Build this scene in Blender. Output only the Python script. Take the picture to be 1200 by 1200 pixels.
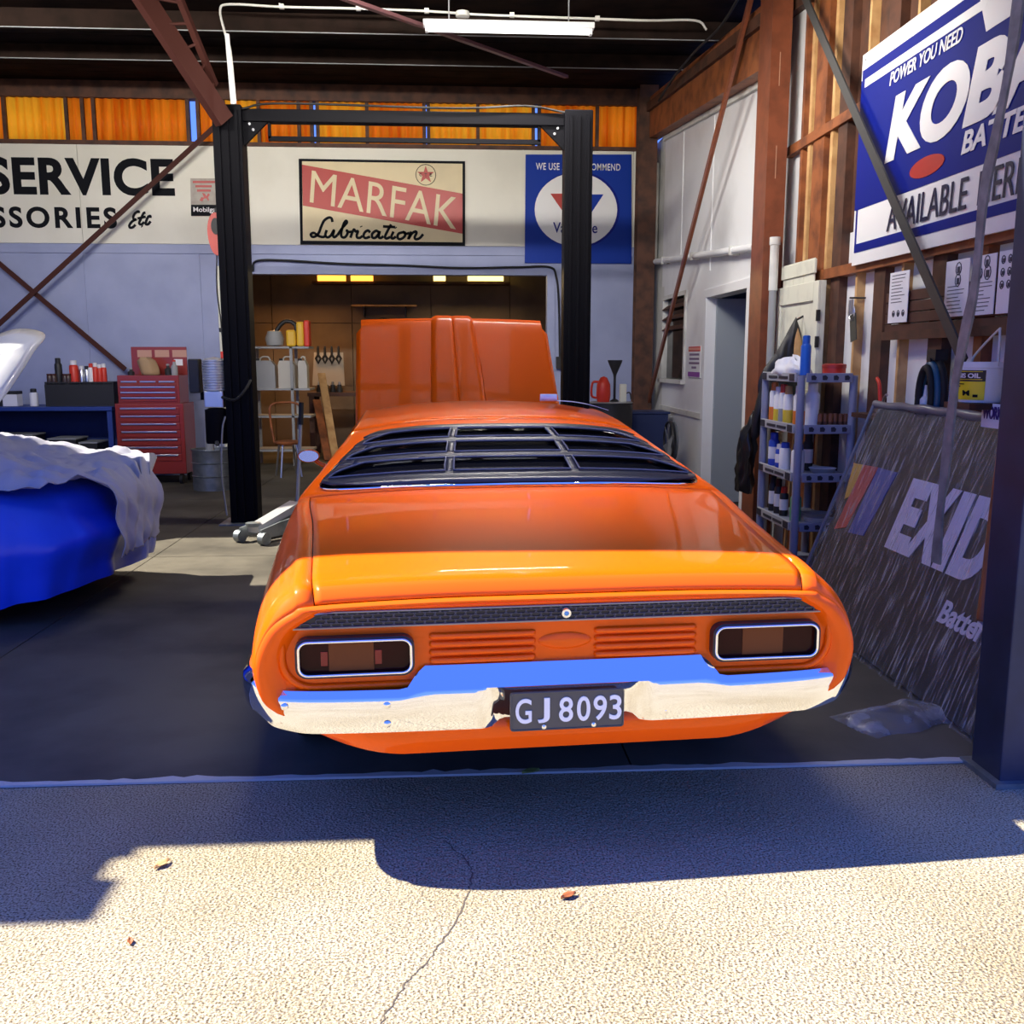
import bpy, bmesh, math, random
import numpy as np
from mathutils import Vector, Matrix, noise
random.seed(7)
for o in list(bpy.data.objects): bpy.data.objects.remove(o)
SC = bpy.context.scene
COL = SC.collection
R = math.radians
# ------------------------------------------------------------------ camera
F_PX, W_PX = 1120.0, 1200.0
CAM_YAW, CAM_PITCH, EYE = R(3.42), R(9.12), 1.58
cd = bpy.data.cameras.new('camera'); cam = bpy.data.objects.new('camera', cd); COL.objects.link(cam)
cd.sensor_width = 36; cd.lens = 36 * F_PX / W_PX; cd.clip_start = .05; cd.clip_end = 300
cam.location = (0, 0, EYE); cam.rotation_euler = (R(90) - CAM_PITCH, 0, -CAM_YAW)
SC.camera = cam
# ------------------------------------------------------------------ world
w = bpy.data.worlds.new('sky'); SC.world = w; w.use_nodes = True
nt = w.node_tree; nt.nodes.clear()
wo = nt.nodes.new('ShaderNodeOutputWorld'); bg = nt.nodes.new('ShaderNodeBackground')
tc = nt.nodes.new('ShaderNodeTexCoord'); sx = nt.nodes.new('ShaderNodeSeparateXYZ'); cr = nt.nodes.new('ShaderNodeValToRGB')
nt.links.new(tc.outputs['Generated'], sx.inputs[0]); nt.links.new(sx.outputs['Z'], cr.inputs[0])
nt.links.new(cr.outputs[0], bg.inputs[0]); nt.links.new(bg.outputs[0], wo.inputs[0])
cr.color_ramp.elements[0].position = 0.0; cr.color_ramp.elements[0].color = (.22, .46, 1.6, 1)
cr.color_ramp.elements[1].position = .75; cr.color_ramp.elements[1].color = (.11, .28, 1.45, 1)
bg.inputs[1].default_value = .74
# ------------------------------------------------------------------ sun (high, from the left, a little behind the building)
sd = bpy.data.lights.new('sun', 'SUN'); sun = bpy.data.objects.new('sun', sd); COL.objects.link(sun)
sd.energy = 11.5; sd.angle = R(.55); sd.color = (1.0, .93, .78)
sun.rotation_euler = Vector((.80, -.20, -1.0)).to_track_quat('-Z', 'Y').to_euler(); sun.location = (-8, 4, 12)
# ------------------------------------------------------------------ colour management
SC.view_settings.view_transform = 'Standard'; SC.view_settings.look = 'None'
SC.view_settings.gamma = 1; SC.view_settings.use_curve_mapping = False
SC.view_settings.exposure = 0.42

# ------------------------------------------------------------------ measuring helpers: the photograph's sight lines met with real planes
_fw = Vector((math.sin(CAM_YAW) * math.cos(CAM_PITCH), math.cos(CAM_YAW) * math.cos(CAM_PITCH), -math.sin(CAM_PITCH)))
_rt = Vector((math.cos(CAM_YAW), -math.sin(CAM_YAW), 0)); _up = _rt.cross(_fw)
_eye = Vector((0, 0, EYE))
def _ray(px, py): return _fw + _rt * ((px - 600) / F_PX) + _up * ((600 - py) / F_PX)
def onX(px, py, X): d = _ray(px, py); return _eye + d * (X / d.x)
def onY(px, py, Y): d = _ray(px, py); return _eye + d * (Y / d.y)
def onZ(px, py, Z=0.): d = _ray(px, py); return _eye + d * ((Z - EYE) / d.z)

# ------------------------------------------------------------------ materials
MATS = {}
def mat(name, col, rough=.5, metal=0., coat=0., spec=.5, n=None, bump=0., bscale=80., trans=0., emit=None, alpha=1., ior=1.45, translucent=0., nst=(1, 1, 1)):
    if name in MATS: return MATS[name]
    m = bpy.data.materials.new(name); m.use_nodes = True; MATS[name] = m
    t = m.node_tree; b = t.nodes['Principled BSDF']
    b.inputs['Base Color'].default_value = (*col, 1); b.inputs['Roughness'].default_value = rough
    b.inputs['Metallic'].default_value = metal; b.inputs['Coat Weight'].default_value = coat
    b.inputs['Coat Roughness'].default_value = .03; b.inputs['Specular IOR Level'].default_value = spec
    b.inputs['Transmission Weight'].default_value = trans; b.inputs['IOR'].default_value = ior; b.inputs['Alpha'].default_value = alpha
    if emit:
        b.inputs['Emission Color'].default_value = (*emit[0], 1); b.inputs['Emission Strength'].default_value = emit[1]
    co = t.nodes.new('ShaderNodeTexCoord')
    if n:   # n = (scale, second colour, contrast low, contrast high)
        nz = t.nodes.new('ShaderNodeTexNoise'); nz.inputs['Scale'].default_value = n[0]; nz.inputs['Detail'].default_value = 6
        mp = t.nodes.new('ShaderNodeMapping'); mp.inputs['Scale'].default_value = nst
        t.links.new(co.outputs['Object'], mp.inputs[0]); t.links.new(mp.outputs[0], nz.inputs['Vector'])
        r = t.nodes.new('ShaderNodeValToRGB'); r.color_ramp.elements[0].position = n[2]; r.color_ramp.elements[1].position = n[3]
        r.color_ramp.elements[0].color = (*col, 1); r.color_ramp.elements[1].color = (*n[1], 1)
        t.links.new(nz.outputs['Fac'], r.inputs[0]); t.links.new(r.outputs[0], b.inputs['Base Color'])
        if emit: t.links.new(r.outputs[0], b.inputs['Emission Color'])
    if bump:
        nb = t.nodes.new('ShaderNodeTexNoise'); nb.inputs['Scale'].default_value = bscale; nb.inputs['Detail'].default_value = 5
        t.links.new(co.outputs['Object'], nb.inputs['Vector'])
        bp = t.nodes.new('ShaderNodeBump'); bp.inputs['Strength'].default_value = bump; bp.inputs['Distance'].default_value = .01
        t.links.new(nb.outputs['Fac'], bp.inputs['Height']); t.links.new(bp.outputs[0], b.inputs['Normal'])
    if translucent:
        tr = t.nodes.new('ShaderNodeBsdfTranslucent'); tr.inputs[0].default_value = (*col, 1)
        mx = t.nodes.new('ShaderNodeMixShader'); mx.inputs[0].default_value = translucent
        t.links.new(b.outputs[0], mx.inputs[1]); t.links.new(tr.outputs[0], mx.inputs[2])
        t.links.new(mx.outputs[0], t.nodes['Material Output'].inputs[0])
    return m

def aggregate(name):
    m = bpy.data.materials.new(name); m.use_nodes = True; MATS[name] = m
    t = m.node_tree; b = t.nodes['Principled BSDF']; b.inputs['Roughness'].default_value = .85
    co = t.nodes.new('ShaderNodeTexCoord')
    v = t.nodes.new('ShaderNodeTexVoronoi'); v.inputs['Scale'].default_value = 95
    n1 = t.nodes.new('ShaderNodeTexNoise'); n1.inputs['Scale'].default_value = 150; n1.inputs['Detail'].default_value = 3
    n2 = t.nodes.new('ShaderNodeTexNoise'); n2.inputs['Scale'].default_value = 1.6; n2.inputs['Detail'].default_value = 8
    for x in (v, n1, n2): t.links.new(co.outputs['Object'], x.inputs['Vector'])
    r = t.nodes.new('ShaderNodeValToRGB'); e = r.color_ramp.elements
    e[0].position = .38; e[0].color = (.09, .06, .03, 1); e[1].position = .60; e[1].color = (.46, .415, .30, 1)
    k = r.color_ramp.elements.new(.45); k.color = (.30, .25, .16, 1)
    t.links.new(n1.outputs['Fac'], r.inputs[0])
    r2 = t.nodes.new('ShaderNodeValToRGB'); r2.color_ramp.elements[0].position = .3; r2.color_ramp.elements[0].color = (.72, .66, .55, 1)
    r2.color_ramp.elements[1].position = .6; r2.color_ramp.elements[1].color = (1, 1, 1, 1)
    t.links.new(n2.outputs['Fac'], r2.inputs[0])
    mx = t.nodes.new('ShaderNodeMixRGB'); mx.blend_type = 'MULTIPLY'; mx.inputs[0].default_value = .7
    t.links.new(r.outputs[0], mx.inputs[1]); t.links.new(r2.outputs[0], mx.inputs[2]); t.links.new(mx.outputs[0], b.inputs['Base Color'])
    bp = t.nodes.new('ShaderNodeBump'); bp.inputs['Strength'].default_value = .6; bp.inputs['Distance'].default_value = .012
    t.links.new(v.outputs['Distance'], bp.inputs['Height']); t.links.new(bp.outputs[0], b.inputs['Normal'])
    return m

def clear_mat(name, col, amount, rough=.1, scale=14., stretch=(1, 1, 1), gain=3.2, lo=.45, hi=.72):
    """thin clear film: mostly transparent, with crinkled gloss"""
    m = bpy.data.materials.new(name); m.use_nodes = True; MATS[name] = m
    t = m.node_tree; b = t.nodes['Principled BSDF']; b.inputs['Base Color'].default_value = (*col, 1); b.inputs['Roughness'].default_value = rough
    tr = t.nodes.new('ShaderNodeBsdfTransparent'); mx = t.nodes.new('ShaderNodeMixShader')
    co = t.nodes.new('ShaderNodeTexCoord'); mp = t.nodes.new('ShaderNodeMapping'); mp.inputs['Scale'].default_value = stretch
    nz = t.nodes.new('ShaderNodeTexNoise'); nz.inputs['Scale'].default_value = scale; nz.inputs['Detail'].default_value = 7
    t.links.new(co.outputs['Object'], mp.inputs[0]); t.links.new(mp.outputs[0], nz.inputs['Vector'])
    r = t.nodes.new('ShaderNodeValToRGB'); r.color_ramp.elements[0].position = lo; r.color_ramp.elements[0].color = (amount, amount, amount, 1)
    r.color_ramp.elements[1].position = hi; r.color_ramp.elements[1].color = (min(1, amount * gain),) * 3 + (1,)
    t.links.new(nz.outputs['Fac'], r.inputs[0]); t.links.new(r.outputs[0], mx.inputs[0])
    bp = t.nodes.new('ShaderNodeBump'); bp.inputs['Strength'].default_value = .9; bp.inputs['Distance'].default_value = .03
    t.links.new(nz.outputs['Fac'], bp.inputs['Height']); t.links.new(bp.outputs[0], b.inputs['Normal'])
    t.links.new(tr.outputs[0], mx.inputs[1]); t.links.new(b.outputs[0], mx.inputs[2]); t.links.new(mx.outputs[0], t.nodes['Material Output'].inputs[0])
    return m

# ------------------------------------------------------------------ mesh builder
class MB:
    def __init__(s): s.v = []; s.f = []
    def add(s, vs, fs):
        k = len(s.v); s.v += [tuple(p) for p in vs]; s.f += [tuple(i + k for i in f) for f in fs]; return s
    def box(s, x0, x1, y0, y1, z0, z1, bev=0., M=None):
        if bev:
            b = bmesh.new(); bmesh.ops.create_cube(b, size=1)
            bmesh.ops.scale(b, vec=(x1 - x0, y1 - y0, z1 - z0), verts=b.verts)
            bmesh.ops.translate(b, vec=((x0 + x1) / 2, (y0 + y1) / 2, (z0 + z1) / 2), verts=b.verts)
            bmesh.ops.bevel(b, geom=b.edges[:], offset=bev, segments=2, affect='EDGES', profile=.5)
            b.verts.index_update(); vs = [v.co.copy() for v in b.verts]; fs = [[v.index for v in f.verts] for f in b.faces]; b.free()
        else:
            vs = [Vector(p) for p in ((x0, y0, z0), (x1, y0, z0), (x1, y1, z0), (x0, y1, z0), (x0, y0, z1), (x1, y0, z1), (x1, y1, z1), (x0, y1, z1))]
            fs = [(0, 3, 2, 1), (4, 5, 6, 7), (0, 1, 5, 4), (1, 2, 6, 5), (2, 3, 7, 6), (3, 0, 4, 7)]
        if M: vs = [M @ v for v in vs]
        return s.add(vs, fs)
    def beam(s, p0, p1, a, b, up=(0, 0, 1)):
        """bar of section a (sideways) x b (along up) from p0 to p1"""
        p0, p1 = Vector(p0), Vector(p1); d = (p1 - p0).normalized(); u = Vector(up)
        r = d.cross(u).normalized(); u = r.cross(d)
        vs = [p + r * (i * a / 2) + u * (j * b / 2) for p in (p0, p1) for i, j in ((-1, -1), (1, -1), (1, 1), (-1, 1))]
        return s.add(vs, [(0, 1, 2, 3), (7, 6, 5, 4), (0, 4, 5, 1), (1, 5, 6, 2), (2, 6, 7, 3), (3, 7, 4, 0)])
    def cyl(s, p0, p1, r0, r1=None, n=14):
        r1 = r0 if r1 is None else r1
        p0, p1 = Vector(p0), Vector(p1); d = (p1 - p0).normalized(); a = d.orthogonal().normalized(); b = d.cross(a)
        vs = [p + (a * math.cos(6.28319 * i / n) + b * math.sin(6.28319 * i / n)) * r for p, r in ((p0, r0), (p1, r1)) for i in range(n)]
        return s.add(vs, [(i, (i + 1) % n, n + (i + 1) % n, n + i) for i in range(n)] + [tuple(range(n))[::-1], tuple(range(n, 2 * n))])
    def tube(s, pts, r, n=6, closed=False):
        pts = [Vector(p) for p in pts]; N = len(pts); vs = []; fs = []; a = None
        for i, p in enumerate(pts):
            d = (pts[(i + 1) % N if closed else min(i + 1, N - 1)] - pts[(i - 1) % N if closed else max(i - 1, 0)])
            d = d.normalized() if d.length > 1e-9 else Vector((0, 0, 1))
            a = (d.orthogonal() if a is None else a - d * a.dot(d)).normalized(); b = d.cross(a)
            rr = r[i] if isinstance(r, (list, tuple)) else r
            vs += [p + (a * math.cos(6.28319 * j / n) + b * math.sin(6.28319 * j / n)) * rr for j in range(n)]
        for i in range(N if closed else N - 1):
            for j in range(n): fs.append((i * n + j, i * n + (j + 1) % n, ((i + 1) % N) * n + (j + 1) % n, ((i + 1) % N) * n + j))
        if not closed: fs += [tuple(range(n))[::-1], tuple(range((N - 1) * n, N * n))]
        return s.add(vs, fs)
    def lathe(s, prof, c=(0, 0, 0), n=20, M=None):
        c = Vector(c); vs = []; fs = []
        for r, z in prof:
            for i in range(n):
                v = Vector((r * math.cos(6.28319 * i / n), r * math.sin(6.28319 * i / n), z)); vs.append((M @ v if M else v) + c)
        for k in range(len(prof) - 1):
            for i in range(n): fs.append((k * n + i, k * n + (i + 1) % n, (k + 1) * n + (i + 1) % n, (k + 1) * n + i))
        if prof[0][0] > 1e-4: fs.append(tuple(range(n))[::-1])
        if prof[-1][0] > 1e-4: fs.append(tuple(range((len(prof) - 1) * n, len(prof) * n)))
        return s.add(vs, fs)
    def prism(s, poly, y0, y1, M=None):
        """outline in x,z extruded from y0 to y1"""
        n = len(poly); vs = [Vector((x, y0, z)) for x, z in poly] + [Vector((x, y1, z)) for x, z in poly]
        if M: vs = [M @ v for v in vs]
        return s.add(vs, [tuple(range(n)), tuple(range(n, 2 * n))[::-1]] + [(i, n + i, n + (i + 1) % n, (i + 1) % n) for i in range(n)])
    def grid(s, fn, nu, nv, closeu=False):
        vs = [fn(i / (nu if closeu else nu - 1), j / (nv - 1)) for j in range(nv) for i in range(nu)]
        fs = [(j * nu + i, j * nu + (i + 1) % nu, (j + 1) * nu + (i + 1) % nu, (j + 1) * nu + i) for j in range(nv - 1) for i in range(nu if closeu else nu - 1)]
        return s.add(vs, fs)
    def build(s, name, m, parent=None, smooth=None, kind=None, label=None, solid=0., weld=False, fixn=False):
        me = bpy.data.meshes.new(name); me.from_pydata(s.v, [], s.f); me.validate()
        if fixn or weld:
            b = bmesh.new(); b.from_mesh(me)
            if weld: bmesh.ops.remove_doubles(b, verts=b.verts, dist=1e-4)
            bmesh.ops.recalc_face_normals(b, faces=b.faces); b.to_mesh(me); b.free()
        me.materials.append(m)
        if smooth is not None:
            me.polygons.foreach_set('use_smooth', [True] * len(me.polygons)); me.set_sharp_from_angle(angle=R(smooth))
        o = bpy.data.objects.new(name, me); COL.objects.link(o)
        if parent: o.parent = parent
        if kind: o['kind'] = kind
        if label: o['label'] = label
        if solid:
            md = o.modifiers.new('thick', 'SOLIDIFY'); md.thickness = solid; md.offset = -1
        return o

def emp(name, label, cat, loc=(0, 0, 0), rz=0., group=None, rx=0., ry=0.):
    o = bpy.data.objects.new(name, None); COL.objects.link(o); o.empty_display_size = .1
    o.location = loc; o.rotation_euler = (rx, ry, rz); o['label'] = label; o['category'] = cat
    if group: o['group'] = group
    return o
def struct(name, label=None, cat=None):
    o = bpy.data.objects.new(name, None); COL.objects.link(o); o['kind'] = 'structure'
    o['label'] = label or name.replace('_', ' ')
    o['category'] = cat or name.split('_')[0]
    return o
def tag(o, label, cat, group=None, kind=None):
    o['label'] = label; o['category'] = cat
    if group: o['group'] = group
    if kind: o['kind'] = kind
    return o
def dup(root, loc=None, rz=None, label=None):
    r = root.copy(); COL.objects.link(r)
    if loc is not None: r.location = loc
    if rz is not None: r.rotation_euler[2] = rz
    if label: r['label'] = label
    for ch in list(root.children):
        c = ch.copy(); COL.objects.link(c); c.parent = r
        for g in list(ch.children):
            d = g.copy(); COL.objects.link(d); d.parent = c
    return r
def share(o, loc, rot=None):
    c = o.copy(); COL.objects.link(c); c.location = loc
    if rot is not None: c.rotation_euler = rot
    return c
def frame(o, d=1):
    """matrix placing x,z drawings of the thing o"""
    return o.matrix_basis

# lettering: letters fitted into a box x0..x1, z0..z1 of the x,z plane, front at y
def letters(s, x0, x1, z0, z1, y, m, parent, shear=0., bold=0., name='lettering', M=None, spacing=1., d=.003, tilt=0.):
    cu = bpy.data.curves.new('t', 'FONT'); cu.body = s; cu.offset = bold; cu.shear = shear; cu.space_character = spacing; cu.resolution_u = 6
    t = bpy.data.objects.new('t', cu); COL.objects.link(t)
    bpy.context.view_layer.update()
    me = bpy.data.meshes.new_from_object(t.evaluated_get(bpy.context.evaluated_depsgraph_get()))
    bpy.data.objects.remove(t); bpy.data.curves.remove(cu); me.name = name
    bt = bmesh.new(); bt.from_mesh(me); bmesh.ops.remove_doubles(bt, verts=bt.verts, dist=1e-5); bmesh.ops.triangulate(bt, faces=bt.faces); bt.to_mesh(me); bt.free()
    me.polygons.foreach_set('use_smooth', [False] * len(me.polygons))
    vs = np.empty(len(me.vertices) * 3); me.vertices.foreach_get('co', vs); vs = vs.reshape(-1, 3)
    lo, hi = vs.min(0), vs.max(0); sc = np.maximum(hi - lo, 1e-6)
    P = []
    for v in vs:
        u, q = (v[0] - lo[0]) / sc[0], (v[1] - lo[1]) / sc[1]
        x = x0 + u * (x1 - x0); z = z0 + q * (z1 - z0) + (tilt * (x - x0))
        p = Vector((x, y, z)); P.append(M @ p if M else p)
    for i, p in enumerate(P): me.vertices[i].co = p
    me.materials.clear(); me.materials.append(m)
    o = bpy.data.objects.new(name, me); COL.objects.link(o)
    if parent: o.parent = parent
    md = o.modifiers.new('thick', 'SOLIDIFY'); md.thickness = d; md.offset = 0
    return o
def strokes(lines, wdt, y, m, parent, name='lettering'):
    """brush script: flat ribbon strokes in the x,z plane"""
    b = MB()
    for ln in lines:
        pts = smooth_line(ln, 6)
        vs = []
        for i, p in enumerate(pts):
            q0, q1 = pts[max(i - 1, 0)], pts[min(i + 1, len(pts) - 1)]
            d = Vector((q1[0] - q0[0], q1[1] - q0[1])); d = d.normalized() if d.length > 1e-9 else Vector((1, 0))
            nx, nz = -d.y * wdt / 2, d.x * wdt / 2
            vs += [(p[0] + nx, y, p[1] + nz), (p[0] - nx, y, p[1] - nz), (p[0] - nx, y + .003, p[1] - nz), (p[0] + nx, y + .003, p[1] + nz)]
        n = len(pts); fs = []
        for i in range(n - 1):
            for j in range(4): fs.append((i * 4 + j, i * 4 + (j + 1) % 4, i * 4 + 4 + (j + 1) % 4, i * 4 + 4 + j))
        fs += [(0, 1, 2, 3), tuple((n - 1) * 4 + k for k in (3, 2, 1, 0))]
        b.add(vs, fs)
    return b.build(name, m, parent, fixn=True)
def smooth_line(pts, k):
    if len(pts) < 3: return [tuple(p) for p in pts]
    P = [np.array(p, float) for p in pts]; P = [2 * P[0] - P[1]] + P + [2 * P[-1] - P[-2]]; out = []
    for i in range(1, len(P) - 2):
        for j in range(k):
            t = j / k; a, b, c, d = P[i - 1], P[i], P[i + 1], P[i + 2]
            out.append(tuple(.5 * (2 * b + (c - a) * t + (2 * a - 5 * b + 4 * c - d) * t * t + (3 * b - a - 3 * c + d) * t ** 3)))
    out.append(tuple(P[-2])); return out
def circle(cx, cz, r, n=32, rz=None): return [(cx + r * math.cos(6.28319 * i / n), cz + (rz or r) * math.sin(6.28319 * i / n)) for i in range(n)]
def rrect(x0, x1, z0, z1, r, k=5):
    out = []
    for cx, cz, a in ((x1 - r, z1 - r, 0), (x0 + r, z1 - r, 90), (x0 + r, z0 + r, 180), (x1 - r, z0 + r, 270)):
        out += [(cx + r * math.cos(R(a + 90 * i / k)), cz + r * math.sin(R(a + 90 * i / k))) for i in range(k + 1)]
    return out
# ================================================================== materials in use
M_lav = mat('lavender_paint', (.35, .39, .58), .6, n=(2.2, (.29, .33, .51), .35, .7), bump=.05)
M_cream = mat('cream_board', (.78, .76, .66), .55, n=(1.3, (.68, .66, .56), .45, .75))
M_white = mat('white_paint', (.80, .81, .82), .5, n=(1.7, (.66, .66, .66), .5, .8))
M_offw = mat('aged_white', (.66, .66, .62), .6, n=(3., (.42, .42, .40), .5, .75))
M_creamdoor = mat('cream_paint', (.70, .70, .58), .5, n=(5., (.50, .50, .42), .5, .8))
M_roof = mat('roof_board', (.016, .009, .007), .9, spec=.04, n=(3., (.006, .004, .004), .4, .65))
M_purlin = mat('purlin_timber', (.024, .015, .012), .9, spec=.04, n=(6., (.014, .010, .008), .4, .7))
M_tim = mat('stained_timber', (.30, .095, .03), .55, n=(7., (.13, .04, .016), .4, .68), bump=.1)
M_timd = mat('dark_timber', (.10, .04, .022), .65, n=(7., (.04, .018, .012), .4, .68))
M_timl = mat('raw_timber', (.60, .36, .15), .6, n=(9., (.42, .22, .08), .4, .7))
M_brown = mat('brown_steel', (.22, .065, .03), .4, n=(8., (.13, .04, .02), .4, .75))
M_rod = mat('maroon_steel', (.065, .022, .017), .6, spec=.15)
M_blk = mat('black_steel', (.006, .006, .008), .5, spec=.05)
M_rub = mat('black_rubber', (.012, .012, .012), .7)
M_dk = mat('dark_plastic', (.02, .02, .022), .5)
M_steel = mat('steel', (.55, .56, .58), .3, 1.)
M_galv = mat('galvanised', (.30, .33, .35), .45, .8, n=(12., (.20, .23, .25), .4, .7))
M_grey = mat('grey_paint', (.30, .31, .32), .5)
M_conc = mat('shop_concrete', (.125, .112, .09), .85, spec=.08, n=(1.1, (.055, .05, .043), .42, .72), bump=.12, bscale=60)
M_agg = aggregate('exposed_aggregate')
M_crack = mat('crack_dark', (.10, .08, .06), .9)
M_bluest = mat('navy_steel', (.022, .03, .065), .5, n=(5., (.014, .019, .04), .4, .7))
M_red = mat('red_enamel', (.26, .022, .015), .4, coat=.3)
M_bright_red = mat('bright_red', (.65, .04, .02), .4)
M_orange_sheet = mat('orange_sheet_glow', (1., .40, .03), .5, translucent=.85, emit=((1., .24, .01), .75), n=(16., (.62, .10, .006), .40, .64), nst=(1, 1, .04))  # emission puts the backlit daylight glow into the sheet colour
M_amber_sheet = mat('amber_sheet_glow', (1., .56, .05), .5, translucent=.85, emit=((1., .45, .03), .9), n=(16., (.85, .24, .012), .42, .66), nst=(1, 1, .04))  # daylight glow added as emission, streaked along with the colour
M_paper = mat('paper', (.80, .80, .84), .7)
M_ink = mat('ink', (.05, .05, .07), .7)
M_letter = mat('sign_black', (.008, .009, .012), .7, spec=.1)
M_signw = mat('sign_white', (.82, .82, .82), .35)
M_signb = mat('sign_blue', (.005, .013, .21), .5, spec=.15)
M_signb2 = mat('sign_bright_blue', (.008, .04, .33), .5, spec=.15)
M_signr = mat('sign_red', (.42, .028, .02), .4)
M_signc = mat('sign_cream', (.72, .60, .36), .45, n=(2., (.62, .52, .32), .4, .7))
M_clearsheet = clear_mat('clear_sheet', (.8, .85, .9), .06, .15)

YB, XR, XL, YF = 13.2, 2.72, -9.6, 3.47
def zroof(Y): return 5.10 - .10 * (13.2 - Y)

# ================================================================== ground and floor
def ground():
    g = struct('ground_apron', 'exposed aggregate concrete apron in front of the workshop', 'ground')
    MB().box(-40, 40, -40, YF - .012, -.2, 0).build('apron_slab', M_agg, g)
    # hairline crack as a thin dark ribbon on the slab
    pts = [onZ(*p) for p in ((522, 985), (548, 1012), (552, 1030), (543, 1060), (520, 1100), (497, 1130), (470, 1160), (445, 1200))]
    rng = random.Random(3); b = MB(); L = smooth_line([(p.x, p.y) for p in pts], 8); vs = []
    for i, p in enumerate(L):
        x, y = p[0] + rng.uniform(-.006, .006), p[1]; wd = rng.uniform(.0012, .003)
        vs += [(x - wd, y, .0015), (x + wd, y, .0015)]
    b.add(vs, [(2 * i, 2 * i + 1, 2 * i + 3, 2 * i + 2) for i in range(len(L) - 1)]); b.build('crack', M_crack, g)
    f = struct('floor', 'concrete workshop floor with sawn joints', 'floor')
    xj = onZ(243, 612).x; yj = onZ(250, 653).y
    xs = [XL, xj - 3.0, xj, xj + 3.1, 2.95]; ys = [YF, yj, yj + 3.2, 17.8]; k = 0
    for i in range(4):
        for j in range(3):
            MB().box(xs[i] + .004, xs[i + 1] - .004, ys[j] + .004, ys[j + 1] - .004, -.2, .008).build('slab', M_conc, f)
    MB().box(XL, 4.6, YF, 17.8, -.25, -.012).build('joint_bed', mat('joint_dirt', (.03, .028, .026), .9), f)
    MB().box(2.95, 4.6, 7.5, 12.5, -.2, .006).build('slab', M_conc, f)
    # chipped pale lip of the slab along the threshold
    b = MB(); rng = random.Random(5); N = 160
    vs = []
    for i in range(N + 1):
        x = -5 + 7.2 * i / N; a = .012 + .018 * rng.random() * (1 + .6 * math.sin(i * .3))
        vs += [(x, YF - .010, .0012), (x, YF - .010, .010), (x, YF + a, .0105)]
    b.add(vs, [q for i in range(N) for q in ((3 * i, 3 * i + 3, 3 * i + 4, 3 * i + 1), (3 * i + 1, 3 * i + 4, 3 * i + 5, 3 * i + 2))])
    b.build('slab_lip', mat('chipped_concrete', (.52, .50, .46), .9, bump=.3), f)
ground()

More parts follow.
